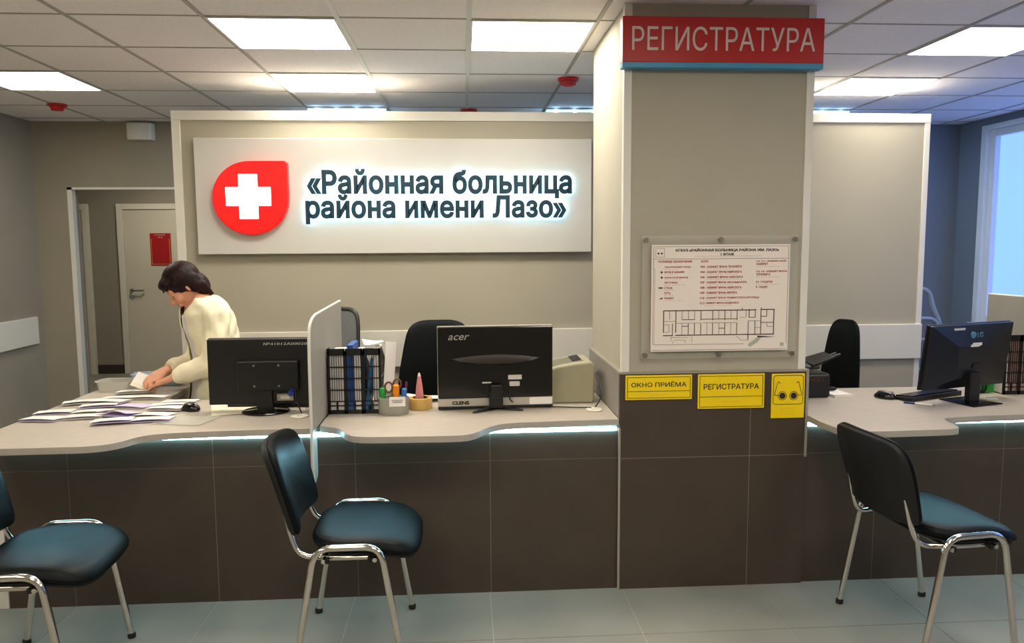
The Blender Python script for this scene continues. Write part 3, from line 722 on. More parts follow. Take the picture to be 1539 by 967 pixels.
# ------------------------------------------------------------------ monitors
def monitor(loc, rz, w_, z0, z1, tilt, label, kind):
    t = thing('monitor', label, 'monitor', loc, rz, 'black computer monitors seen from behind')
    h = z1 - z0; zc = (z0 + z1) / 2 - ZT
    T = Matrix.Translation((0, 0, zc)) @ Matrix.Rotation(tilt, 4, 'X')
    ym = .0
    gm = black_gl if kind == 'wide' else (black_pl if kind == 'flat' else navy_pl)
    m = MB()
    if kind == 'facet':
        m.rings([[(-w_ / 2, .03, -h / 2), (w_ / 2, .03, -h / 2), (w_ / 2, .03, h / 2), (-w_ / 2, .03, h / 2)], [(-w_ / 2, .012, -h / 2), (w_ / 2, .012, -h / 2), (w_ / 2, .012, h / 2), (-w_ / 2, .012, h / 2)],
                 [(-w_ * .16, -.012, -h * .32), (w_ * .16, -.012, -h * .32), (w_ * .2, -.012, h * .18), (-w_ * .2, -.012, h * .18)]])
    else:
        m.box(-w_ / 2, w_ / 2, .0, .03, -h / 2, h / 2)
    m.xf(T).build('back_cover', gm, t, bevel=.004)
    m = MB(); m.box(-w_ / 2 - .002, w_ / 2 + .002, .03, .042, -h / 2 - .002, h / 2 + .002); m.xf(T); m.build('bezel', silver if kind == 'wide' else black_pl, t, bevel=.002)
    m = MB(); m.box(-w_ / 2 + .012, w_ / 2 - .012, .042, .0435, -h / 2 + .02, h / 2 - .012); m.xf(T); m.build('screen', mat('screen_glass', '#1a2230', .15, var=.02), t)
    if kind == 'flat':
        m = MB(); m.box(-.115, .15, -.022, .001, -.082, .05); m.xf(T).build('housing', black_pl, t, bevel=.006)
        m = MB()
        for x in (-.04, .065):
            for z in (-.06, .03): m.tube([(x, -.024, z), (x, -.0222, z)], .005, 10)
        m.xf(T).build('screws', steel, t)
        m = MB(); text_into(m, '№41012А000202', .10, h / 2 - .022, .20, .011, -.001, .0008, shear=.15); m.xf(T).build('inventory_number', label_pale, t)
        m = MB(); m.box(.055, .125, -.0225, .001, -.125, -.095); m.xf(T).build('port_plate', steel, t)
        m = MB(); m.box(.07, .11, -.024, -.0226, -.118, -.104); m.xf(T).build('sticker', label_pale, t)
        m = MB(); m.tube([(.12, -.02, -.085), (.12, -.05, -.09)], .013, 12); m.xf(T).build('video_plug', mat('plug_blue', '#1b2a86', .4, var=.03), t, smooth=True)
        m = MB(); m.lathe([(.02, .001), (.10, .001), (.103, .006), (.095, .011), (.03, .016)], 36, (0, 0, 0), 1, .82); m.build('base', black_gl, t, smooth=True)
        m = MB(); m.rings([[(-.035, -.012, .01), (.035, -.012, .01), (.035, .014, .01), (-.035, .014, .01)], [(-.03, -.012, .10), (.03, -.012, .10), (.03, .005, .10), (-.03, .005, .10)], [(-.06, -.01, .17), (.06, -.01, .17), (.06, .005, .17), (-.06, .005, .17)]]); m.build('neck', black_pl, t, bevel=.004)
    if kind == 'wide':
        m = MB(); m.box(-w_ / 2 - .002, w_ / 2 + .002, .004, .04, -h / 2 - .036, -h / 2 - .0005); m.xf(T).build('chin', silver, t, bevel=.002)
        m = MB(); m.box(-w_ / 2 - .002, w_ / 2 + .002, .003, .041, -h / 2 - .047, -h / 2 - .0365); m.xf(T).build('lower_lip', black_pl, t, bevel=.002)
        m = MB(); text_into(m, 'CLENS', -.155, -h / 2 - .02, .075, .016, .0025, .0016, .05); m.xf(T).build('chin_lettering', ink, t)
        m = MB(); m.box(.15, .25, .0022, .006, -h / 2 - .034, -h / 2 - .003); m.xf(T).build('chin_label', paper, t)
        m = MB(); text_into(m, 'acer', -w_ / 2 + .092, h / 2 - .045, .088, .022, -.0012, .0012, .006, shear=.35); m.xf(T).build('logo', mat('logo_silver', '#b8b4ac', .3, .6, var=.03), t)
        up_ = [(-.195 + .39 * k / 24, .02 + .018 * math.sin(math.pi * k / 24) ** 1.0) for k in range(25)]
        lo = [(-.195 + .39 * k / 24, .02 - .034 * math.sin(math.pi * k / 24) ** .8) for k in range(24, -1, -1)]
        pts_ = up_ + lo[1:-1]
        m = MB(); m.rings([[(u, .001, v) for u, v in pts_], [(u * .97, -.006, .02 + (v - .02) * .85) for u, v in pts_], [(u * .8, -.012, .008 + (v - .02) * .35) for u, v in pts_]]); m.xf(T).build('vent_bulge', crescent_m, t, smooth=True)
        m = MB(); m.box(.055, .115, -.0012, .001, -.077, -.057); m.xf(T).build('sticker', label_pale, t)
        m = MB(); m.box(.06, .105, -.014, .001, -.105, -.085); m.xf(T).build('connector', label_pale, t, bevel=.003)
        m = MB(); m.box(-.06, -.02, -.0012, .001, -.092, -.086); m.xf(T).build('port_label', label_pale, t)
        m = MB(); m.box(-.03, .03, -.03, .02, .012, .085); m.box(-.024, .024, -.036, -.008, .05, .115); m.build('neck', black_pl, t, bevel=.005)
        for (x, y), q in (((-.10, -.07), black_pl), ((.11, -.045), black_pl), ((-.115, .03), silver), ((.10, .06), silver)):
            m = MB(); m.rings([[(-.02 * 0 + dx, dy, z) for dx, dy, z in ((-.016, -.006, .004), (.016, -.006, .004), (.016, .012, .02), (-.016, .012, .02))], [(x + dx, y + dy, z) for dx, dy, z in ((-.008, -.004, .0005), (.008, -.004, .0005), (.008, .006, .007), (-.008, .006, .007))]]); m.build('foot', q, t, bevel=.002)
    if kind == 'facet':
        m = MB(); text_into(m, 'LG', .03, h * .345, .035, .021, -.0045, .004, .004); m.xf(T @ Matrix.Translation((0, .014 - .012, 0))).build('logo_letters', logo_blue, t)
        m = MB(); m.tube([(-.012, -.004, h * .345), (-.012, .004, h * .345)], .0145, 20); m.xf(T).build('logo_disc', logo_blue, t, smooth=True)
        m = MB(); m.box(-.125, -.06, -.0008 + .006, .014, h * .425, h * .455); m.xf(T).build('inventory_tag', label_pale, t)
        m = MB(); m.box(-.02, .035, -.0135, -.011, .055, .068); m.box(-.03, .022, -.0135, -.011, .05, .06); m.xf(T).build('sticker', paper, t)
        m = MB(); m.box(0, .04, -.0155, -.011, -.05, -.028); m.xf(T).build('port_plate', black_pl, t); 
        m = MB(); m.box(-.03, .03, -.03, .004, .008, .14); m.build('neck', black_pl, t, bevel=.006)
        m = MB(); m.rings([[(-.09, -.095, .0005), (.09, -.095, .0005), (.085, .085, .0005), (-.085, .085, .0005)], [(-.09, -.095, .005), (.09, -.095, .005), (.085, .085, .005), (-.085, .085, .005)], [(-.04, -.03, .012), (.04, -.03, .012), (.04, .02, .012), (-.04, .02, .012)]]); m.build('base', black_gl, t, bevel=.001)
    return t
monitor((-.872, 3.36, ZT), R(0), .485, .775, 1.063, 0, 'black monitor with a white handwritten number on its back, left counter', 'flat')
monitor((.135, 3.32, ZT), R(2), .505, .792, 1.108, R(1), 'wide glossy black monitor with silver lettering and silver lower edge, middle counter', 'wide')
monitor((2.285, 3.285, ZT), R(17), .505, .80, 1.095, R(7), 'faceted black monitor with round blue logo on its back, right counter', 'facet')

# ------------------------------------------------------------------ keyboards, mice, small desk things
def keyboard(loc, rz, w_, label, d=.13):
    t = thing('keyboard', label, 'keyboard', loc, rz, 'black keyboards on the counters')
    MB().hexa([(-w_ / 2, -d / 2, 0), (w_ / 2, -d / 2, 0), (w_ / 2, d / 2, 0), (-w_ / 2, d / 2, 0), (-w_ / 2, -d / 2, .022), (w_ / 2, -d / 2, .022), (w_ / 2, d / 2, .012), (-w_ / 2, d / 2, .012)]).build('tray', black_pl, t, bevel=.003)
    m = MB(); nx, ny = 20, 5
    for i in range(nx):
        for j in range(ny):
            x = -w_ / 2 + .012 + (w_ - .024) * i / nx; y = -d / 2 + .012 + (d - .024) * j / ny; z = .022 - .01 * (y + d / 2) / d
            m.box(x, x + (w_ - .024) / nx - .003, y, y + (d - .024) / ny - .003, z - .002, z + .006)
    m.build('keys', black_gl, t)
keyboard((-.865, 3.515, ZT), R(-2), .40, 'black keyboard lying behind the handwritten-number monitor')
keyboard((2.165, 3.412, ZT), R(23), .36, 'black keyboard slanting behind the right-hand monitor foot', .105)
def mouse(loc, rz, label):
    t = thing('computer_mouse', label, 'computer mouse', loc, rz, 'black computer mice')
    m = MB(); out = [(.03 * math.cos(2 * math.pi * k / 24), .052 * math.sin(2 * math.pi * k / 24)) for k in range(24)]
    m.cushion(out, [(.02, .034), (.4, .033), (.75, .027), (.95, .015), (1, .006), (.96, 0), (.02, 0)], lambda u, v, z: (u, v, z * (1 - 2.5 * v))); m.build('shell', black_gl, t, smooth=True, sub=1)
    MB().tube([(-.003, -.034, .031), (.003, -.034, .031)], .008, 12).build('scroll_wheel', silver, t, smooth=True)
    m = MB(); m.ell((0, .005, .029), (.016, .03, .006)); m.build('palm_inlay', mat('mouse_grey', '#3b3a38', .3, var=.03), t, smooth=True)
mouse((-1.215, 3.42, ZT), R(60), 'black mouse beside the spread papers on the left counter')
mouse((1.954, 3.40, ZT), R(35), 'black and grey mouse on the right counter')
t = thing('pen', 'blue and white ballpoint pen lying before the right keyboard', 'pen', (2.02, 3.25, ZT), R(-38))
MB().tube([(-.055, 0, .005), (-.01, 0, .005)], .005, 10).build('barrel', mat('pen_navy', '#27346f', .4, var=.03), t, smooth=True)
MB().tube([(-.01, 0, .005), (.06, 0, .005)], .0045, 10).build('cap', paper, t, smooth=True)
MB().tube([(.06, 0, .005), (.072, 0, .005)], .003, 10, [.004, .001]).build('tip', steel, t, smooth=True)
for x, y, lb in ((-.705, 3.25, 'round white cable grommet by the left divider foot'), (.563, 3.265, 'round white cable grommet beside the printer'), (2.42, 3.345, 'round pale cable grommet right of the right-hand monitor foot')):
    t = thing('cable_grommet', lb, 'cable grommet', (x, y, ZT), 0, 'round cable grommets')
    MB().lathe([(.012, .001), (.036, .0005), (.037, .004), (.033, .007), (.014, .006)], 24).build('ring', rail_white, t, smooth=True)
    MB().lathe([(.012, .004), (.0135, .0085), (.006, .010)], 16).build('cap', rail_white, t, smooth=True)
def cable(pts_, label, r=.0028, m_=black_pl):
    tag(MB().tube(fillet(pts_, .05, 6), r, 8).build('cable', m_, smooth=True), label, 'cable', 'desk cables')
cable([(.20, 3.33, .835), (.19, 3.30, .79), (.235, 3.37, .7445), (.42, 3.33, .7445), (.50, 3.31, .7445), (.553, 3.285, .7485)], 'black cable running from the wide middle monitor to the grommet')
cable([(.607, 3.50, .86), (.622, 3.44, .83), (.615, 3.36, .78), (.572, 3.283, .752)], 'black cable hanging from the printer side to the grommet')
cable([(-.733, 3.31, .847), (-.725, 3.29, .80), (-.70, 3.27, .752)], 'black cable dropping from the blue plug to the left grommet')
# printer
def printer():
    t = thing('printer', 'beige laser printer standing against the pillar', 'printer', (.435, 3.53, ZT))
    prof = [(-.155, .0), (.15, .0), (.155, .01), (.158, .175), (.14, .19), (.06, .183), (-.02, .168), (-.07, .15), (-.115, .12), (-.14, .08), (-.155, .04)]
    MB().prism(prof, -.11, .13, 'y').build('body', beige_pl, t, bevel=.008)
    m = MB(); m.rings([[(-.06, -.07, .160), (.11, -.07, .190), (.11, .09, .190), (-.06, .09, .160)], [(-.055, -.065, .1645), (.105, -.065, .194), (.105, .085, .194), (-.055, .085, .1645)]]); m.build('output_tray', beige_d, t)
    m = MB(); m.hexa([(.06, -.06, .178), (.10, -.06, .19), (.10, .08, .19), (.06, .08, .178), (.06, -.06, .189), (.10, -.06, .197), (.10, .08, .197), (.06, .08, .189)]); m.build('output_slot', rubber, t)
    m = MB(); m.box(-.17, -.13, -.09, .11, .02, .032); m.build('paper_tray', beige_d, t, bevel=.003)
    m = MB(); m.box(.157, .163, -.03, .02, .05, .10); m.build('power_socket', black_pl, t)
    for x in (-.12, .12):
        for y in (-.09, .11): MB().tube([(x, y, -.0002), (x, y, .004)], .01, 10).build('foot', rubber, t)
printer()
# right of the pillar: black receipt printer with open lid, note pad
t = thing('receipt_printer', 'black box with its lid flap open beside the pillar, right counter', 'receipt printer', (1.60, 3.52, ZT))
MB().box(-.13, .108, -.09, .10, 0, .115).build('body', navy_pl, t, bevel=.012)
m = MB(); m.hexa([(-.13, -.07, .125), (.06, -.08, .135), (.07, .06, .14), (-.13, .08, .13), (-.13, -.07, .150), (.06, -.08, .150), (.07, .06, .165), (-.13, .08, .158)]); m.build('top_cover', black_pl, t, bevel=.006)
m = MB(); m.hexa([(.02, -.085, .140), (.13, -.075, .185), (.135, .05, .19), (.02, .07, .145), (.02, -.085, .158), (.13, -.075, .195), (.135, .05, .20), (.02, .07, .163)]); m.build('lid_flap', black_pl, t, bevel=.003)
m = MB()
for y in (-.06, -.02): m.tube([(.12, y, .188), (.165, y + .005, .20)], .006, 8)
m.build('prong', black_pl, t, smooth=True)
m = MB(); text_into(m, 'NZI', .035, .088, .07, .018, -.0912, .001, .0); m.build('lettering', mat('dark_red_print', '#5a2624', .5, var=.03), t)
t = thing('note_pad', 'white note pad lying right of the black receipt printer', 'note pad', (1.765, 3.50, ZT), R(6))
MB().box(-.045, .05, -.07, .06, 0, .012).build('pages', paper, t, bevel=.001); MB().box(-.045, .05, -.07, -.0685 + .01, .012, .014).build('binding', paper_c, t)
tag(MB().ell((1.765, 3.53, .764), (.022, .012, .0095)).build('eraser', rubber, smooth=True), 'small dark oval eraser lying on the white note pad', 'eraser')

# file rack with folders
def file_rack(loc, rz, label):
    t = thing('file_rack', label, 'file rack', loc, rz, 'black slotted desk file racks')
    W, D, H = .225, .20, .285; m = MB()
    def grille(x0, x1):
        bar = lambda a, b, z0, z1: m.box(a, b, -.0025, .0025, z0, z1)
        bar(x0, x0 + .007, 0, H); bar(x1 - .007, x1, 0, H); bar(x0, x1, H - .03, H); bar(x0, x1, 0, .018)
        z = .055
        while z < H - .03:
            bar(x0, x1, z - .0022, z + .0022); z += .05
        n = 6
        for i in range(1, n):
            x = x0 + .007 + (x1 - x0 - .014) * i / n; bar(x - .001, x + .001, .055, H - .03)
        cx_ = (x0 + x1) / 2
        bar(cx_ - .004, cx_ + .004, .018, .055); bar(x0, x1, .034, .039)
    for i in range(3): grille(-W / 2 + i * W / 3 + .001, -W / 2 + (i + 1) * W / 3 - .001)
    m.build('front_grille', black_pl, t)
    for s_ in (-1, 1):
        m = MB(); x0 = s_ * W / 2
        for q in range(9): m.box(x0 - .002, x0 + .002, q * D / 8.5, q * D / 8.5 + .008, 0, H if q < 3 else H - .012 * (q - 2))
        for z in (0, .055, .105, .155, .205, .2): m.box(x0 - .0022, x0 + .0022, 0, D, z, z + .01)
        m.build('side_grille', black_pl, t)
    for i in (1, 2): MB().prism([(0, .01), (D, .01), (D, H - .09), (.06, H - .01), (0, H - .01)], -W / 2 + i * W / 3 - .001, -W / 2 + i * W / 3 + .001, 'x').build('divider', black_pl, t)
    MB().box(-W / 2, W / 2, .0025, D, 0, .004).build('floor_plate', black_pl, t)
file_rack((-.4755, 3.29, ZT), R(0), 'black slotted file rack full of folders beside the upright divider')
file_rack((2.665, 3.43, ZT), R(0), 'black slotted file rack cut by the right edge of the picture')
def folder(x, y, w_, d, h, m_, label, rz=0, tilt=0, name='folder', cat='folder', grp='folders in the left file rack'):
    o = MB().box(-w_ / 2, w_ / 2, 0, d, 0, h).build(name, m_, loc=(x, y, ZT + .006), rot=(0, tilt, rz)); tag(o, label, cat, grp)
folder(-.550, 3.2965, .058, .17, .262, paper, 'white papers in the left slot of the file rack by the divider', name='paper_bundle', cat='papers')
folder(-.492, 3.2965, .026, .17, .292, blue_pl, 'blue folder in the middle slot of the file rack, sticking out on top')
folder(-.462, 3.2965, .026, .16, .262, paper, 'white papers beside the blue folder in the rack middle slot', name='paper_bundle', cat='papers')
folder(-.428, 3.2965, .014, .16, .235, mat('bright_blue_folder', '#1c6fb0', .4, var=.04), 'brighter blue folder leaning in the right slot of the file rack', tilt=R(7))
folder(-.384, 3.2965, .022, .16, .275, paper, 'white papers in the right slot of the file rack by the divider', name='paper_bundle', cat='papers')
folder(2.635, 3.437, .10, .15, .25, mat('rosy_paper', '#b9978c', .8, var=.05), 'rosy papers in the file rack at the right picture edge', name='paper_bundle', cat='papers', grp='papers in the right file rack')
folder(2.563, 3.437, .030, .15, .24, paper, 'white papers in the left slot of the right file rack', name='paper_bundle', cat='papers', grp='papers in the right file rack')
# crumpled white papers on and behind the rack
def sheet(name, loc, w_, d, m_, label, cat, curl=.01, rz=0, grp=None, thick=.0012, nx=6, ny=5, rot=None, seed=0):
    rnd = random.Random(seed); ph = rnd.random() * 6; m = MB(); V = []
    f = lambda x, y: curl * (.5 + .5 * math.sin(ph + x / w_ * 3 + y / d * 2)) + abs(curl) * .6 * (x / w_ * 2) ** 2
    for lay in (0, thick):
        V.append([[m.bm.verts.new((x, y, f(x, y) + lay)) for x in [w_ * (i / nx - .5) for i in range(nx + 1)]] for y in [d * (j / ny - .5) for j in range(ny + 1)]])
    for j in range(ny):
        for i in range(nx):
            m.face([V[1][j][i], V[1][j][i + 1], V[1][j + 1][i + 1], V[1][j + 1][i]]); m.face([V[0][j][i], V[0][j + 1][i], V[0][j + 1][i + 1], V[0][j][i + 1]])
    ed = [(0, i) for i in range(nx + 1)] + [(j, nx) for j in range(1, ny + 1)] + [(ny, i) for i in range(nx - 1, -1, -1)] + [(j, 0) for j in range(ny - 1, 0, -1)]
    for (a, b), (c_, e) in zip(ed, ed[1:] + ed[:1]): m.face([V[0][a][b], V[0][c_][e], V[1][c_][e], V[1][a][b]])
    o = m.build(name, m_, smooth=True, loc=loc, rot=rot or (0, 0, rz))
    if label: tag(o, label, cat, grp)
    return o
sheet('paper_bundle', (-.405, 3.39, 1.028), .085, .12, paper, 'crumpled white papers lying on top of the file rack', 'papers', .012, .2, seed=3)
sheet('paper_bundle', (-.338, 3.42, .925), .05, .22, paper, 'white papers leaning upright against the right side of the file rack', 'papers', .008, rot=(R(84), R(6), R(20)), seed=5)
# pen cup
def pen_cup():
    t = thing('pen_cup', 'grey oval pen cup with a white printed card', 'pen cup', (-.308, 3.275, ZT))
    MB().lathe([(.01, .0005), (.062, .0005), (.065, .006), (.066, .073), (.064, .075), (.06, .072), (.058, .012), (.01, .01)], 36, (0, 0, 0), 1, .62).build('cup', grey_cup, t, smooth=True)
    MB().box(-.018, .05, -.045, -.0425, .038, .079).build('card', paper, t, rot=(R(-3), 0, R(4)))
    m = MB(); text_into(m, 'РЕГИСТРАТУРА', .016, .064, .048, .005, -.0462, .0006, .01); text_into(m, 'ПОЛИКЛИНИКИ', .016, .056, .04, .005, -.0462, .0006, .01); m.build('print', ink, t, rot=(R(-3), 0, R(4)))
pen_cup()
t = thing('scissors', 'scissors with brown ring handles standing in the pen cup', 'scissors', (-.31, 3.275, ZT + .015), R(8))
for s_ in (-1, 1):
    MB().tube([(s_ * .018 + .02 * math.cos(R(a)) * .8, 0, .108 + .022 * math.sin(R(a)) + .006 * s_) for a in range(0, 361, 20)], .0042, 8).build('handle', brown_pl, t, smooth=True)
    MB().box(-.005 + s_ * .003, .005 + s_ * .003, -.0012, .0012, .0, .088).build('blade', steel, t)
def stick(name, x, y, r, h, lean, m_, label, cat, cap=None):
    t = thing(name, label, cat, (x, y, ZT + .012)); t.rotation_euler = (0, lean, 0)
    MB().lathe([(r * .5, 0), (r, .004), (r, h * .62), (r * .9, h * .63)], 14).build('barrel', m_, t, smooth=True)
    MB().lathe([(r * .95, h * .60), (r * 1.1, h * .605), (r * 1.1, h * .96), (r * .7, h)], 14).build('cap', cap or m_, t, smooth=True)
stick('marker_pen', -.349, 3.268, .011, .105, R(-4), green_pl, 'thick green marker at the left of the pen cup', 'marker pen')
stick('marker_pen', -.298, 3.265, .013, .118, R(1), orange, 'thick orange marker in the middle of the pen cup', 'marker pen')
stick('marker_pen', -.268, 3.27, .010, .10, R(4), pen_blue, 'blue marker at the right of the pen cup', 'marker pen')
stick('ballpoint_pen', -.264, 3.29, .005, .125, R(5), plum, 'thin plum ballpoint pen behind the blue marker in the cup', 'ballpoint pen')
t = thing('tape_roll', 'wide tan roll of packing tape lying beside the pen cup', 'tape roll', (-.20, 3.375, ZT))
MB().lathe([(.036, .0003), (.052, .0003), (.053, .002), (.053, .048), (.052, .05), (.036, .05), (.036, .0003)], 36).build('tape', tape_m, t, smooth=True)
MB().lathe([(.033, .0003), (.0355, .0003), (.0355, .049), (.033, .049), (.033, .0003)], 36).build('core', mat('cardboard_core', '#5b4426', .8, var=.05), t, smooth=True)
t = thing('rubber_cone', 'pink tapering cone standing inside the tape roll', 'cone', (-.203, 3.375, ZT))
MB().lathe([(.015, 0), (.019, .002), (.0185, .05), (.014, .10), (.007, .145)], 20).build('cone', pink, t, smooth=True)
MB().lathe([(.007, .145), (.004, .158), (.001, .161)], 20).build('tip', paper, t, smooth=True)
sheet('paper_bundle', (-.17, 3.56, .745), .24, .12, paper, 'loose white sheets behind the tape roll on the middle counter', 'papers', .012, .05, seed=11)
t = thing('hand_stamp', 'small green and black stamp kit behind the right-hand monitor foot', 'stamp', (2.482, 3.50, ZT), R(10))
MB().box(-.05, .035, -.03, .03, 0, .05).build('case', black_pl, t, bevel=.006)
MB().prism([(.0, .004), (.05, .004), (.05, .045), (.03, .05)], -.036, -.031, 'y').build('green_face', green_pl, t)
m = MB()
for i in range(4): m.box(-.045 + i * .018, -.038 + i * .018, -.034, -.0305, .02, .045)
m.build('green_stripe', green_pl, t)

# ------------------------------------------------------------------ papers on the left wing
PP = [(-1.800, 3.425, 12), (-1.775, 3.285, -6), (-1.78, 3.62, 20), (-1.645, 3.61, -8), (-1.652, 3.725, 5), (-1.504, 3.72, -4), (-1.64, 3.86, 8), (-1.655, 3.52, 15), (-1.50, 3.52, -14), (-1.325, 3.595, 4), (-1.345, 3.52, 12), (-1.325, 3.435, -6), (-1.64, 3.425, 8), (-1.62, 3.315, 10), (-1.485, 3.335, -18), (-1.455, 3.205, 14), (-1.335, 3.335, -8), (-1.305, 3.235, 6)]
LB = ['upper folded form of the leftmost pile', 'lower folded form of the leftmost pile, nearest the left edge', 'folded form by the left edge behind the leftmost pile', 'folded form left of centre in the back half of the spread', 'small folded form behind the left half of the spread', 'folded form right in front of the hand', 'folded form lying left of the held paper', 'folded form in the middle left of the spread', 'big folded form in the very middle of the spread', 'folded form near the monitor, rearmost on the right', 'folded form second from the back on the right', 'folded form just left of the mouse', 'folded form centre left, under its neighbours', 'pale folded form in the front row, second from left', 'lilac form bent up like a tent in the front row', 'lilac-white form nearest the counter front edge', 'folded form in front of the mouse on the right', 'folded lilac-lined form at the right front corner']
hs = {}
for i, ((x, y, a), lb) in enumerate(zip(PP, LB)):
    t = thing('folded_form', lb, 'paper form', (x, y, ZT + .0006 + .0026 * (i % 4)), R(a), 'folded paper forms spread on the left counter')
    W, D = .152, .095; g = .011 if i != 14 else .03
    def leaf(name, z0, z1, m_, c_):
        m = MB(); n = 8; A = []; B = []
        for lay in (0, .0009):
            A.append([m.bm.verts.new((-W / 2 + W * k / n, -D / 2, z0 + c_ * math.sin(math.pi * k / n) + lay)) for k in range(n + 1)])
            B.append([m.bm.verts.new((-W / 2 + W * k / n, D / 2, z1 + c_ * .4 * math.sin(math.pi * k / n) + lay)) for k in range(n + 1)])
        for k in range(n):
            m.face([A[1][k], A[1][k + 1], B[1][k + 1], B[1][k]]); m.face([A[0][k], B[0][k], B[0][k + 1], A[0][k + 1]])
            m.face([A[0][k], A[0][k + 1], A[1][k + 1], A[1][k]]); m.face([B[0][k], B[1][k], B[1][k + 1], B[0][k + 1]])
        m.face([A[0][0], A[1][0], B[1][0], B[0][0]]); m.face([A[0][n], B[0][n], B[1][n], A[1][n]])
        m.build(name, m_, t, smooth=True)
    leaf('lower_leaf', .0, .0, paper_l if i in (1, 14, 15, 17, 0, 3, 7, 9) else paper, .0015)
    leaf('upper_leaf', .003 + g * .5, .0022, paper_l if i in (14, 8) else paper, g * .35)
sheet('paper_sheet', (-1.16, 3.22, ZT + .001), .21, .16, clear_pl, 'see-through plastic sleeve lying left of the monitor foot', 'plastic sleeve', .002, R(-14), seed=2)
sheet('paper_sheet', (-1.03, 3.43, ZT + .001), .19, .24, paper_c, 'pale sheet half under the left monitor', 'paper sheet', .003, R(18), seed=4)
m = MB(); m.rings([[(x, y, .0005) for x, y in rrect(.075, .05, .02)], [(x, y, .05) for x, y in rrect(.085, .06, .025)], [(x, y, .052) for x, y in rrect(.09, .065, .027)], [(x, y, .048) for x, y in rrect(.09, .065, .027)], [(x, y, .047) for x, y in rrect(.082, .057, .024)], [(x, y, .003) for x, y in rrect(.072, .047, .019)]])
t = thing('plastic_tub', 'clear plastic tub at the back left corner of the counter', 'plastic tub', (-1.765, 3.955, ZT), R(-5))
m.build('tub', clear_pl, t, smooth=True)
tag(MB().ell((-1.72, 3.965, ZT + .020), (.035, .025, .015)).build('sponge', mat('dark_sponge', '#5b5648', .9, var=.1), smooth=True), 'dark sponge lying inside the clear plastic tub', 'sponge')
t = thing('plastic_tray', 'pale blue plastic tray standing behind the hands on the counter', 'tray', (-1.60, 4.085, ZT), R(6))
MB().rings([[(x, y, .0005) for x, y in rrect(.11, .03, .01)], [(x, y, .06) for x, y in rrect(.135, .045, .014)], [(x, y, .063) for x, y in rrect(.135, .045, .014)], [(x, y, .004) for x, y in rrect(.105, .025, .009)]]).build('tray', paleblue, t, smooth=True)
MB().tube([(x, y, .062) for x, y in rrect(.136, .046, .014) + [rrect(.136, .046, .014)[0]]], .003, 6).build('rim', paleblue, t, smooth=True)

# tubular frame behind the right end of the logo wall
def rail_frame():
    t = thing('bed_frame', 'grey tubular metal bed end standing behind the wall end on the right', 'bed frame', (3.25, 5.45, 0), R(3))
    MB().tube(fillet([(-.45, 0, .02), (-.40, 0, 1.12), (.19, 0, 1.115), (.225, 0, .98), (.30, 0, .84), (.34, 0, .02)], .07, 8), .017, 12).build('outer_rail', bed_grey, t, smooth=True)
    MB().tube(fillet([(-.38, -.05, .02), (-.33, -.05, .905), (.215, -.05, .90), (.27, -.05, .78), (.29, -.05, .02)], .06, 8), .014, 12).build('inner_rail', bed_grey, t, smooth=True)
    for z in (.74, .52, .3): MB().tube([(-.385, -.02, z), (.31, -.02, z)], .012, 10).build('crossbar', bed_grey, t, smooth=True)
rail_frame()
# ------------------------------------------------------------------ the woman behind the counter
def rcone(m, a, b, ra, rb, n=14, k=7, sq=None):
    """closed round cone from a to b; sq=(axis, factor) flattens the section along axis"""
    a, b = Vector(a), Vector(b); t = (b - a).normalized()
    u = Vector((0, 0, 1)) if abs(t.z) < .9 else Vector((1, 0, 0)); u = (u - t * u.dot(t)).normalized(); v = t.cross(u)
    rs = []
    def ring(c, r):
        out = []
        for i in range(n):
            d = r * (math.cos(2 * math.pi * i / n) * u + math.sin(2 * math.pi * i / n) * v)
            if sq: ax = Vector(sq[0]).normalized(); d = d - ax * d.dot(ax) * (1 - sq[1])
            out.append(c + d)
        return out
    for i in range(1, k): q = math.pi / 2 * (1 - i / k); rs.append(ring(a - t * ra * math.sin(q), ra * math.cos(q)))
    for i in range(5): f = i / 4; rs.append(ring(a.lerp(b, f), ra + (rb - ra) * f))
    for i in range(1, k): q = math.pi / 2 * i / k; rs.append(ring(b + t * rb * math.sin(q), rb * math.cos(q)))
    m.rings(rs)
def remeshed(m, voxel, smooth=3):
    bmesh.ops.recalc_face_normals(m.bm, faces=m.bm.faces)
    me = bpy.data.meshes.new('tmp'); m.bm.to_mesh(me); m.bm.free()
    o = bpy.data.objects.new('tmp', me); COL.objects.link(o)
    r = o.modifiers.new('r', 'REMESH'); r.mode = 'VOXEL'; r.voxel_size = voxel; r.adaptivity = 0
    s_ = o.modifiers.new('s', 'SMOOTH'); s_.factor = .5; s_.iterations = smooth
    bpy.context.view_layer.update()
    out = bpy.data.meshes.new_from_object(o.evaluated_get(bpy.context.evaluated_depsgraph_get()))
    bpy.data.objects.remove(o); bpy.data.meshes.remove(me)
    n = MB(); n.bm.from_mesh(out); bpy.data.meshes.remove(out); return n
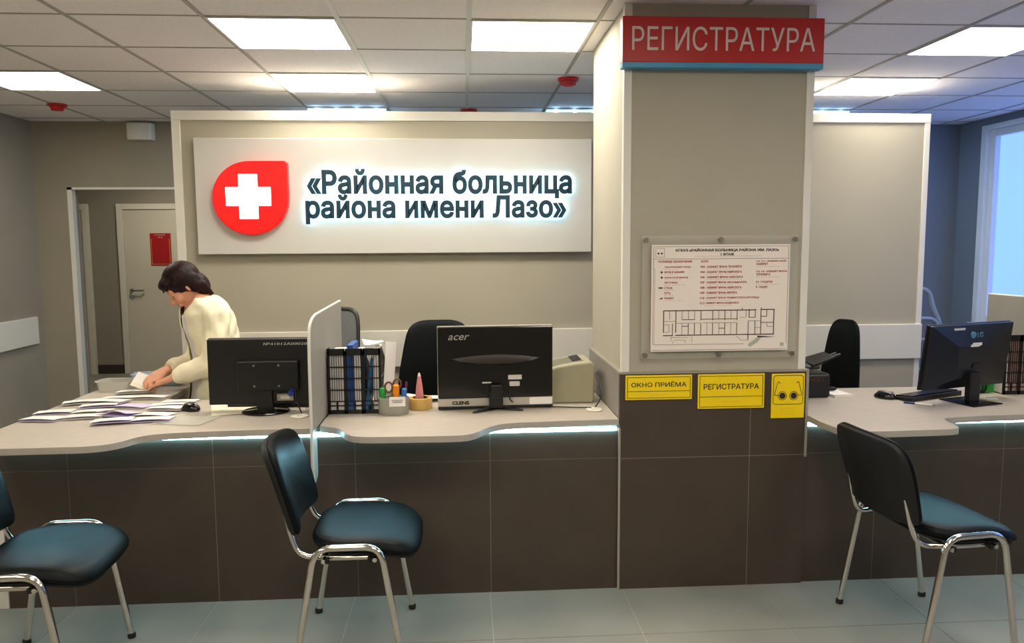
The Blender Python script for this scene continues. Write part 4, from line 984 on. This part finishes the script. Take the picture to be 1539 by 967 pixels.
def person():
    t = thing('person', 'woman with short dark hair in a cream cardigan bending over papers', 'person', (-1.262, 3.95, 0), R(212))
    RT = Matrix.Rotation(R(-12), 3, 'Z')
    TS = [(.68, -.005, .10, .15), (.74, -.005, .115, .165), (.82, -.005, .115, .165), (.90, .0, .102, .145), (.98, .012, .104, .143), (1.06, .030, .112, .150), (1.12, .042, .104, .153), (1.165, .052, .082, .142), (1.20, .060, .058, .095), (1.222, .066, .042, .055)]
    def torso(m, g, z0=0, z1=9, n=32):
        rs = []
        for z, x, a, b in TS:
            if z0 <= z <= z1:
                rs.append([(x + (a + g) * math.cos(q), (b + g) * math.sin(q), z + (g * .8 if z > 1.1 else 0)) for q in [2 * math.pi * i / n for i in range(n)]])
        m.rings(rs)
    HC = RT @ Vector((.136, 0, 1.272)); pit = R(44)
    HR = Matrix.Rotation(R(-8), 3, 'Z') @ Matrix.Rotation(pit, 3, 'Y')
    H = lambda x, y, z: HC + HR @ Vector((x, y, z))
    S = {1: (.035, .148, 1.125), -1: (.035, -.148, 1.12)}
    E = {1: RT @ Vector((.0, .200, .905)), -1: (.03, -.185, .87)}
    Wr = {1: RT @ Vector((.205, .088, .825)), -1: RT @ Vector((.235, -.055, .845))}
    b = MB()
    torso(b, 0)
    for s_ in (1, -1):
        rcone(b, (0, s_ * .085, .75), (.015, s_ * .09, .42), .082, .052); rcone(b, (.015, s_ * .09, .42), (-.015, s_ * .09, .085), .05, .033)
        rcone(b, (-.03, s_ * .09, .045), (.10, s_ * .095, .03), .034, .028)
        rcone(b, (.04, s_ * .09, 1.14), S[s_], .06, .052); rcone(b, S[s_], E[s_], .046, .036); rcone(b, E[s_], Wr[s_], .036, .0225)
    rcone(b, (.055, 0, 1.17), H(-.03, 0, -.055), .056, .047); 
    el = lambda m, c, r: m.ell(H(*c), r, HR)
    for c, r in (((-.008, 0, .025), (.092, .073, .086)), ((.020, 0, -.028), (.064, .058, .080)), ((.034, 0, -.072), (.042, .044, .034)), ((.062, 0, -.088), (.018, .018, .017)),
                 ((.083, 0, -.048), (.011, .022, .008)), ((.081, 0, -.062), (.011, .019, .007)), ((.056, .033, -.026), (.026, .025, .027)), ((.056, -.033, -.026), (.026, .025, .027)),
                 ((.070, .026, .022), (.014, .026, .010)), ((.070, -.026, .022), (.014, .026, .010)), ((.072, .029, .002), (.013, .015, .012)), ((.072, -.029, .002), (.013, .015, .012)),
                 ((.094, .009, -.029), (.009, .008, .007)), ((.094, -.009, -.029), (.009, .008, .007)), ((-.008, .073, -.012), (.017, .008, .028)), ((-.008, -.073, -.012), (.017, .008, .028))): el(b, c, r)
    rcone(b, H(.080, 0, .008), H(.101, 0, -.026), .009, .0115)
    # hands: palm, four bent fingers, thumb
    def hand(s_, knuck, tip, side, spread):
        w_, k_, p_ = Vector(Wr[s_]), Vector(knuck), Vector(tip)
        a = (k_ - w_).normalized(); sd = Vector(side); sd = (sd - a * sd.dot(a)).normalized(); nrm = a.cross(sd)
        for q in (-1, -.33, .33, 1): rcone(b, w_ + sd * .012 * q, k_ + sd * .027 * q, .0185, .0125)
        dn = (p_ - k_).normalized()
        for i, (q, ln) in enumerate(((-1, .060), (-.35, .072), (.33, .076), (1, .066))):
            f0 = k_ + sd * .027 * q; d1 = (a * .75 + dn * .5 + sd * spread * q).normalized(); d2 = (dn + sd * spread * .4 * q).normalized(); d3 = (dn * 1.0 - a * .25).normalized()
            f1 = f0 + d1 * ln * .45; f2 = f1 + d2 * ln * .33; f3 = f2 + d3 * ln * .26
            rcone(b, f0, f1, .0098, .0085); rcone(b, f1, f2, .0086, .0078); rcone(b, f2, f3, .0078, .0062)
        th0 = w_ + a * .022 + sd * .020; th1 = th0 + a * .028 + sd * .020 - Vector((0, 0, .008)); th2 = th1 + a * .028 + dn * .006 + sd * .004
        rcone(b, th0, th1, .014, .0105); rcone(b, th1, th2, .0105, .0078)
    hand(1, RT @ Vector((.262, .042, .800)), RT @ Vector((.300, .005, .762)), RT @ Vector((-.55, -.75, .1)), .18)
    hand(-1, RT @ Vector((.292, -.030, .822)), RT @ Vector((.320, .0, .785)), RT @ Vector((-.3, .9, -.1)), .15)
    b = remeshed(b, .0036, 4)
    b.build('body', skin, t, smooth=True, angle=180)
    # hair
    h = MB()
    for c, r in (((-.014, 0, .032), (.094, .083, .088)), ((.040, 0, .066), (.054, .064, .032)), ((.056, .02, .060), (.034, .045, .020)), ((-.030, .062, .000), (.050, .022, .048)), ((-.030, -.062, .000), (.050, .022, .048)),
                 ((-.030, .070, -.018), (.034, .016, .046)), ((-.030, -.070, -.018), (.034, .016, .046)), ((.012, .062, .036), (.040, .018, .024)), ((.012, -.062, .036), (.040, .018, .024)), ((-.054, 0, -.036), (.050, .072, .070)), ((-.046, .036, -.066), (.036, .034, .040)), ((-.046, -.036, -.066), (.036, .034, .040))): el(h, c, r)
    for i in range(11):   # strands of the fringe
        y = -.05 + .01 * i; rcone(h, H(.058, y, .072), H(.094 - abs(y) * .45, y * 1.12, .046 + .008 * math.sin(i * 2.1)), .010, .0035)
    for i in range(9):    # tips along the bob
        y = -.06 + .015 * i; rcone(h, H(-.060, y, -.05), H(-.060 + .006 * math.sin(i * 2.3), y * .95, -.118 + .004 * math.sin(i * 1.7)), .022, .006)
    remeshed(h, .004, 3).build('hair', hair_m, t, smooth=True, angle=180)
    # face details
    for s_ in (1, -1):
        MB().tube([H(.0835 - .010 * abs(q), s_ * (.030 + .016 * q), .000 - .003 * (1 - q * q)) for q in (-1, -.6, -.2, .2, .6, 1)], .0022, 6).build('eyelash', hair_m, t, smooth=True)
        MB().tube([H(.0815 - .012 * (q + 1) * .5, s_ * (.030 + .019 * q), .022 + .004 * (1 - q * q)) for q in (-1, -.5, 0, .5, 1)], .0027, 6).build('eyebrow', hair_m, t, smooth=True)
    m = MB(); m.ell(H(.0885, 0, -.050), (.0062, .018, .0035), HR); m.ell(H(.0865, 0, -.0585), (.0062, .015, .004), HR); m.build('lips', lip_m, t, smooth=True)
    # blouse / tunic
    m = MB(); torso(m, .009, .73, 1.13); n = 32
    m.rings([[(x + a * math.cos(q), c * math.sin(q), z) for q in [2 * math.pi * i / n for i in range(n)]] for z, x, a, c in ((.52, -.0, .148, .19), (.62, -.002, .142, .188), (.74, -.004, .126, .176), (.80, -.004, .122, .172))])
    m = remeshed(m, .008, 3); m.build('tunic', white_cl, t, smooth=True, angle=180)
    # cardigan, open at the front
    m = MB(); torso(m, .020, .73, 1.21)
    m.rings([[(x + a * math.cos(q), c * math.sin(q), z) for q in [2 * math.pi * i / n for i in range(n)]] for z, x, a, c in ((.63, -.004, .152, .20), (.74, -.004, .138, .188), (.82, -.004, .134, .184))])
    for s_ in (1, -1):
        rcone(m, (.04, s_ * .10, 1.14), S[s_], .07, .064); rcone(m, S[s_], E[s_], .066, .058)
        e_, w_ = Vector(E[s_]), Vector(Wr[s_]); rcone(m, e_, e_.lerp(w_, .45), .057, .053); rcone(m, e_.lerp(w_, .45), e_.lerp(w_, .80), .053, .046); rcone(m, e_.lerp(w_, .82), e_.lerp(w_, .90), .036, .034)
        rcone(m, Vector(S[s_]).lerp(e_, .8) + Vector((.02, 0, .01)), e_.lerp(w_, .2) + Vector((.0, 0, .012)), .056, .05)
    m = remeshed(m, .006, 3)
    rnd = random.Random(3)
    for v in m.bm.verts:   # soft folds
        p = v.co; v.co += v.normal * (.0026 * math.sin(p.z * 60 + p.x * 45 + p.y * 30) + .002 * math.sin(p.x * 90 - p.z * 38))
    kill = []
    for f in m.bm.faces:
        c = f.calc_center_median()
        op = .05 + .022 * min(1, max(0, (1.16 - c.z) / .3))
        if c.x > .045 and abs(c.y - .012) < op and c.x < .185 and c.z < 1.205 and f.normal.x > .2: kill.append(f)
        elif c.z > 1.15 and (c - Vector((.098, .006, c.z))).length < .084: kill.append(f)
        elif c.z < .645 and f.normal.z < -.5 and abs(c.y) < .2 and abs(c.x) < .16: kill.append(f)
        else:
            for s_ in (1, -1):
                e_, w_ = Vector(E[s_]), Vector(Wr[s_]); d = (w_ - e_).normalized()
                if (c - w_).dot(d) > -.015 and (c - w_).length < .07: kill.append(f); break
    bmesh.ops.delete(m.bm, geom=kill, context='FACES')
    o = m.build('cardigan', cream_cl, t, smooth=True, angle=180)
    so = o.modifiers.new('so', 'SOLIDIFY'); so.thickness = .005; so.offset = -1
    for s_ in (1, -1):
        e_, w_ = Vector(E[s_]), Vector(Wr[s_]); d = (w_ - e_).normalized()
        MB().tube([w_ - d * .05, w_ - d * .045, w_ - d * .018, w_ - d * .012], .036, 20, [.036, .0385, .036, .033]).build('cuff', cream_cl, t, smooth=True)
    # trousers and shoes (behind the counter)
    m = MB()
    for s_ in (1, -1):
        rcone(m, (0, s_ * .085, .74), (.015, s_ * .09, .42), .094, .068); rcone(m, (.015, s_ * .09, .42), (-.015, s_ * .09, .14), .067, .056)
    remeshed(m, .009, 2).build('trousers', grey_cl, t, smooth=True, angle=180)
    for s_ in (1, -1):
        m = MB(); rcone(m, (-.035, s_ * .09, .042), (.105, s_ * .097, .034), .042, .036); rcone(m, (.03, s_ * .093, .045), (-.02, s_ * .09, .075), .044, .042)
        for v in m.bm.verts: v.co.z = max(v.co.z, .001)
        remeshed(m, .006, 2).build('shoe', rubber, t, smooth=True, angle=180)
    # the form in her hand
    p = thing('held_form', 'cream folded paper form held in the hand of the woman', 'paper form', (-1.592, 3.885, .786), R(12))
    p.rotation_euler = (R(38), R(24), R(8))
    for nm, dz, ang, ml in (('lower_leaf', 0, 0, paper_c), ('upper_leaf', .002, 5, paper)):
        m = MB(); m.box(-.06, .06, -.045, .045, 0, .0009); m.xf(Matrix.Translation((0, 0, dz)) @ Matrix.Rotation(R(ang), 4, 'X')); m.build(nm, ml, p)
person()
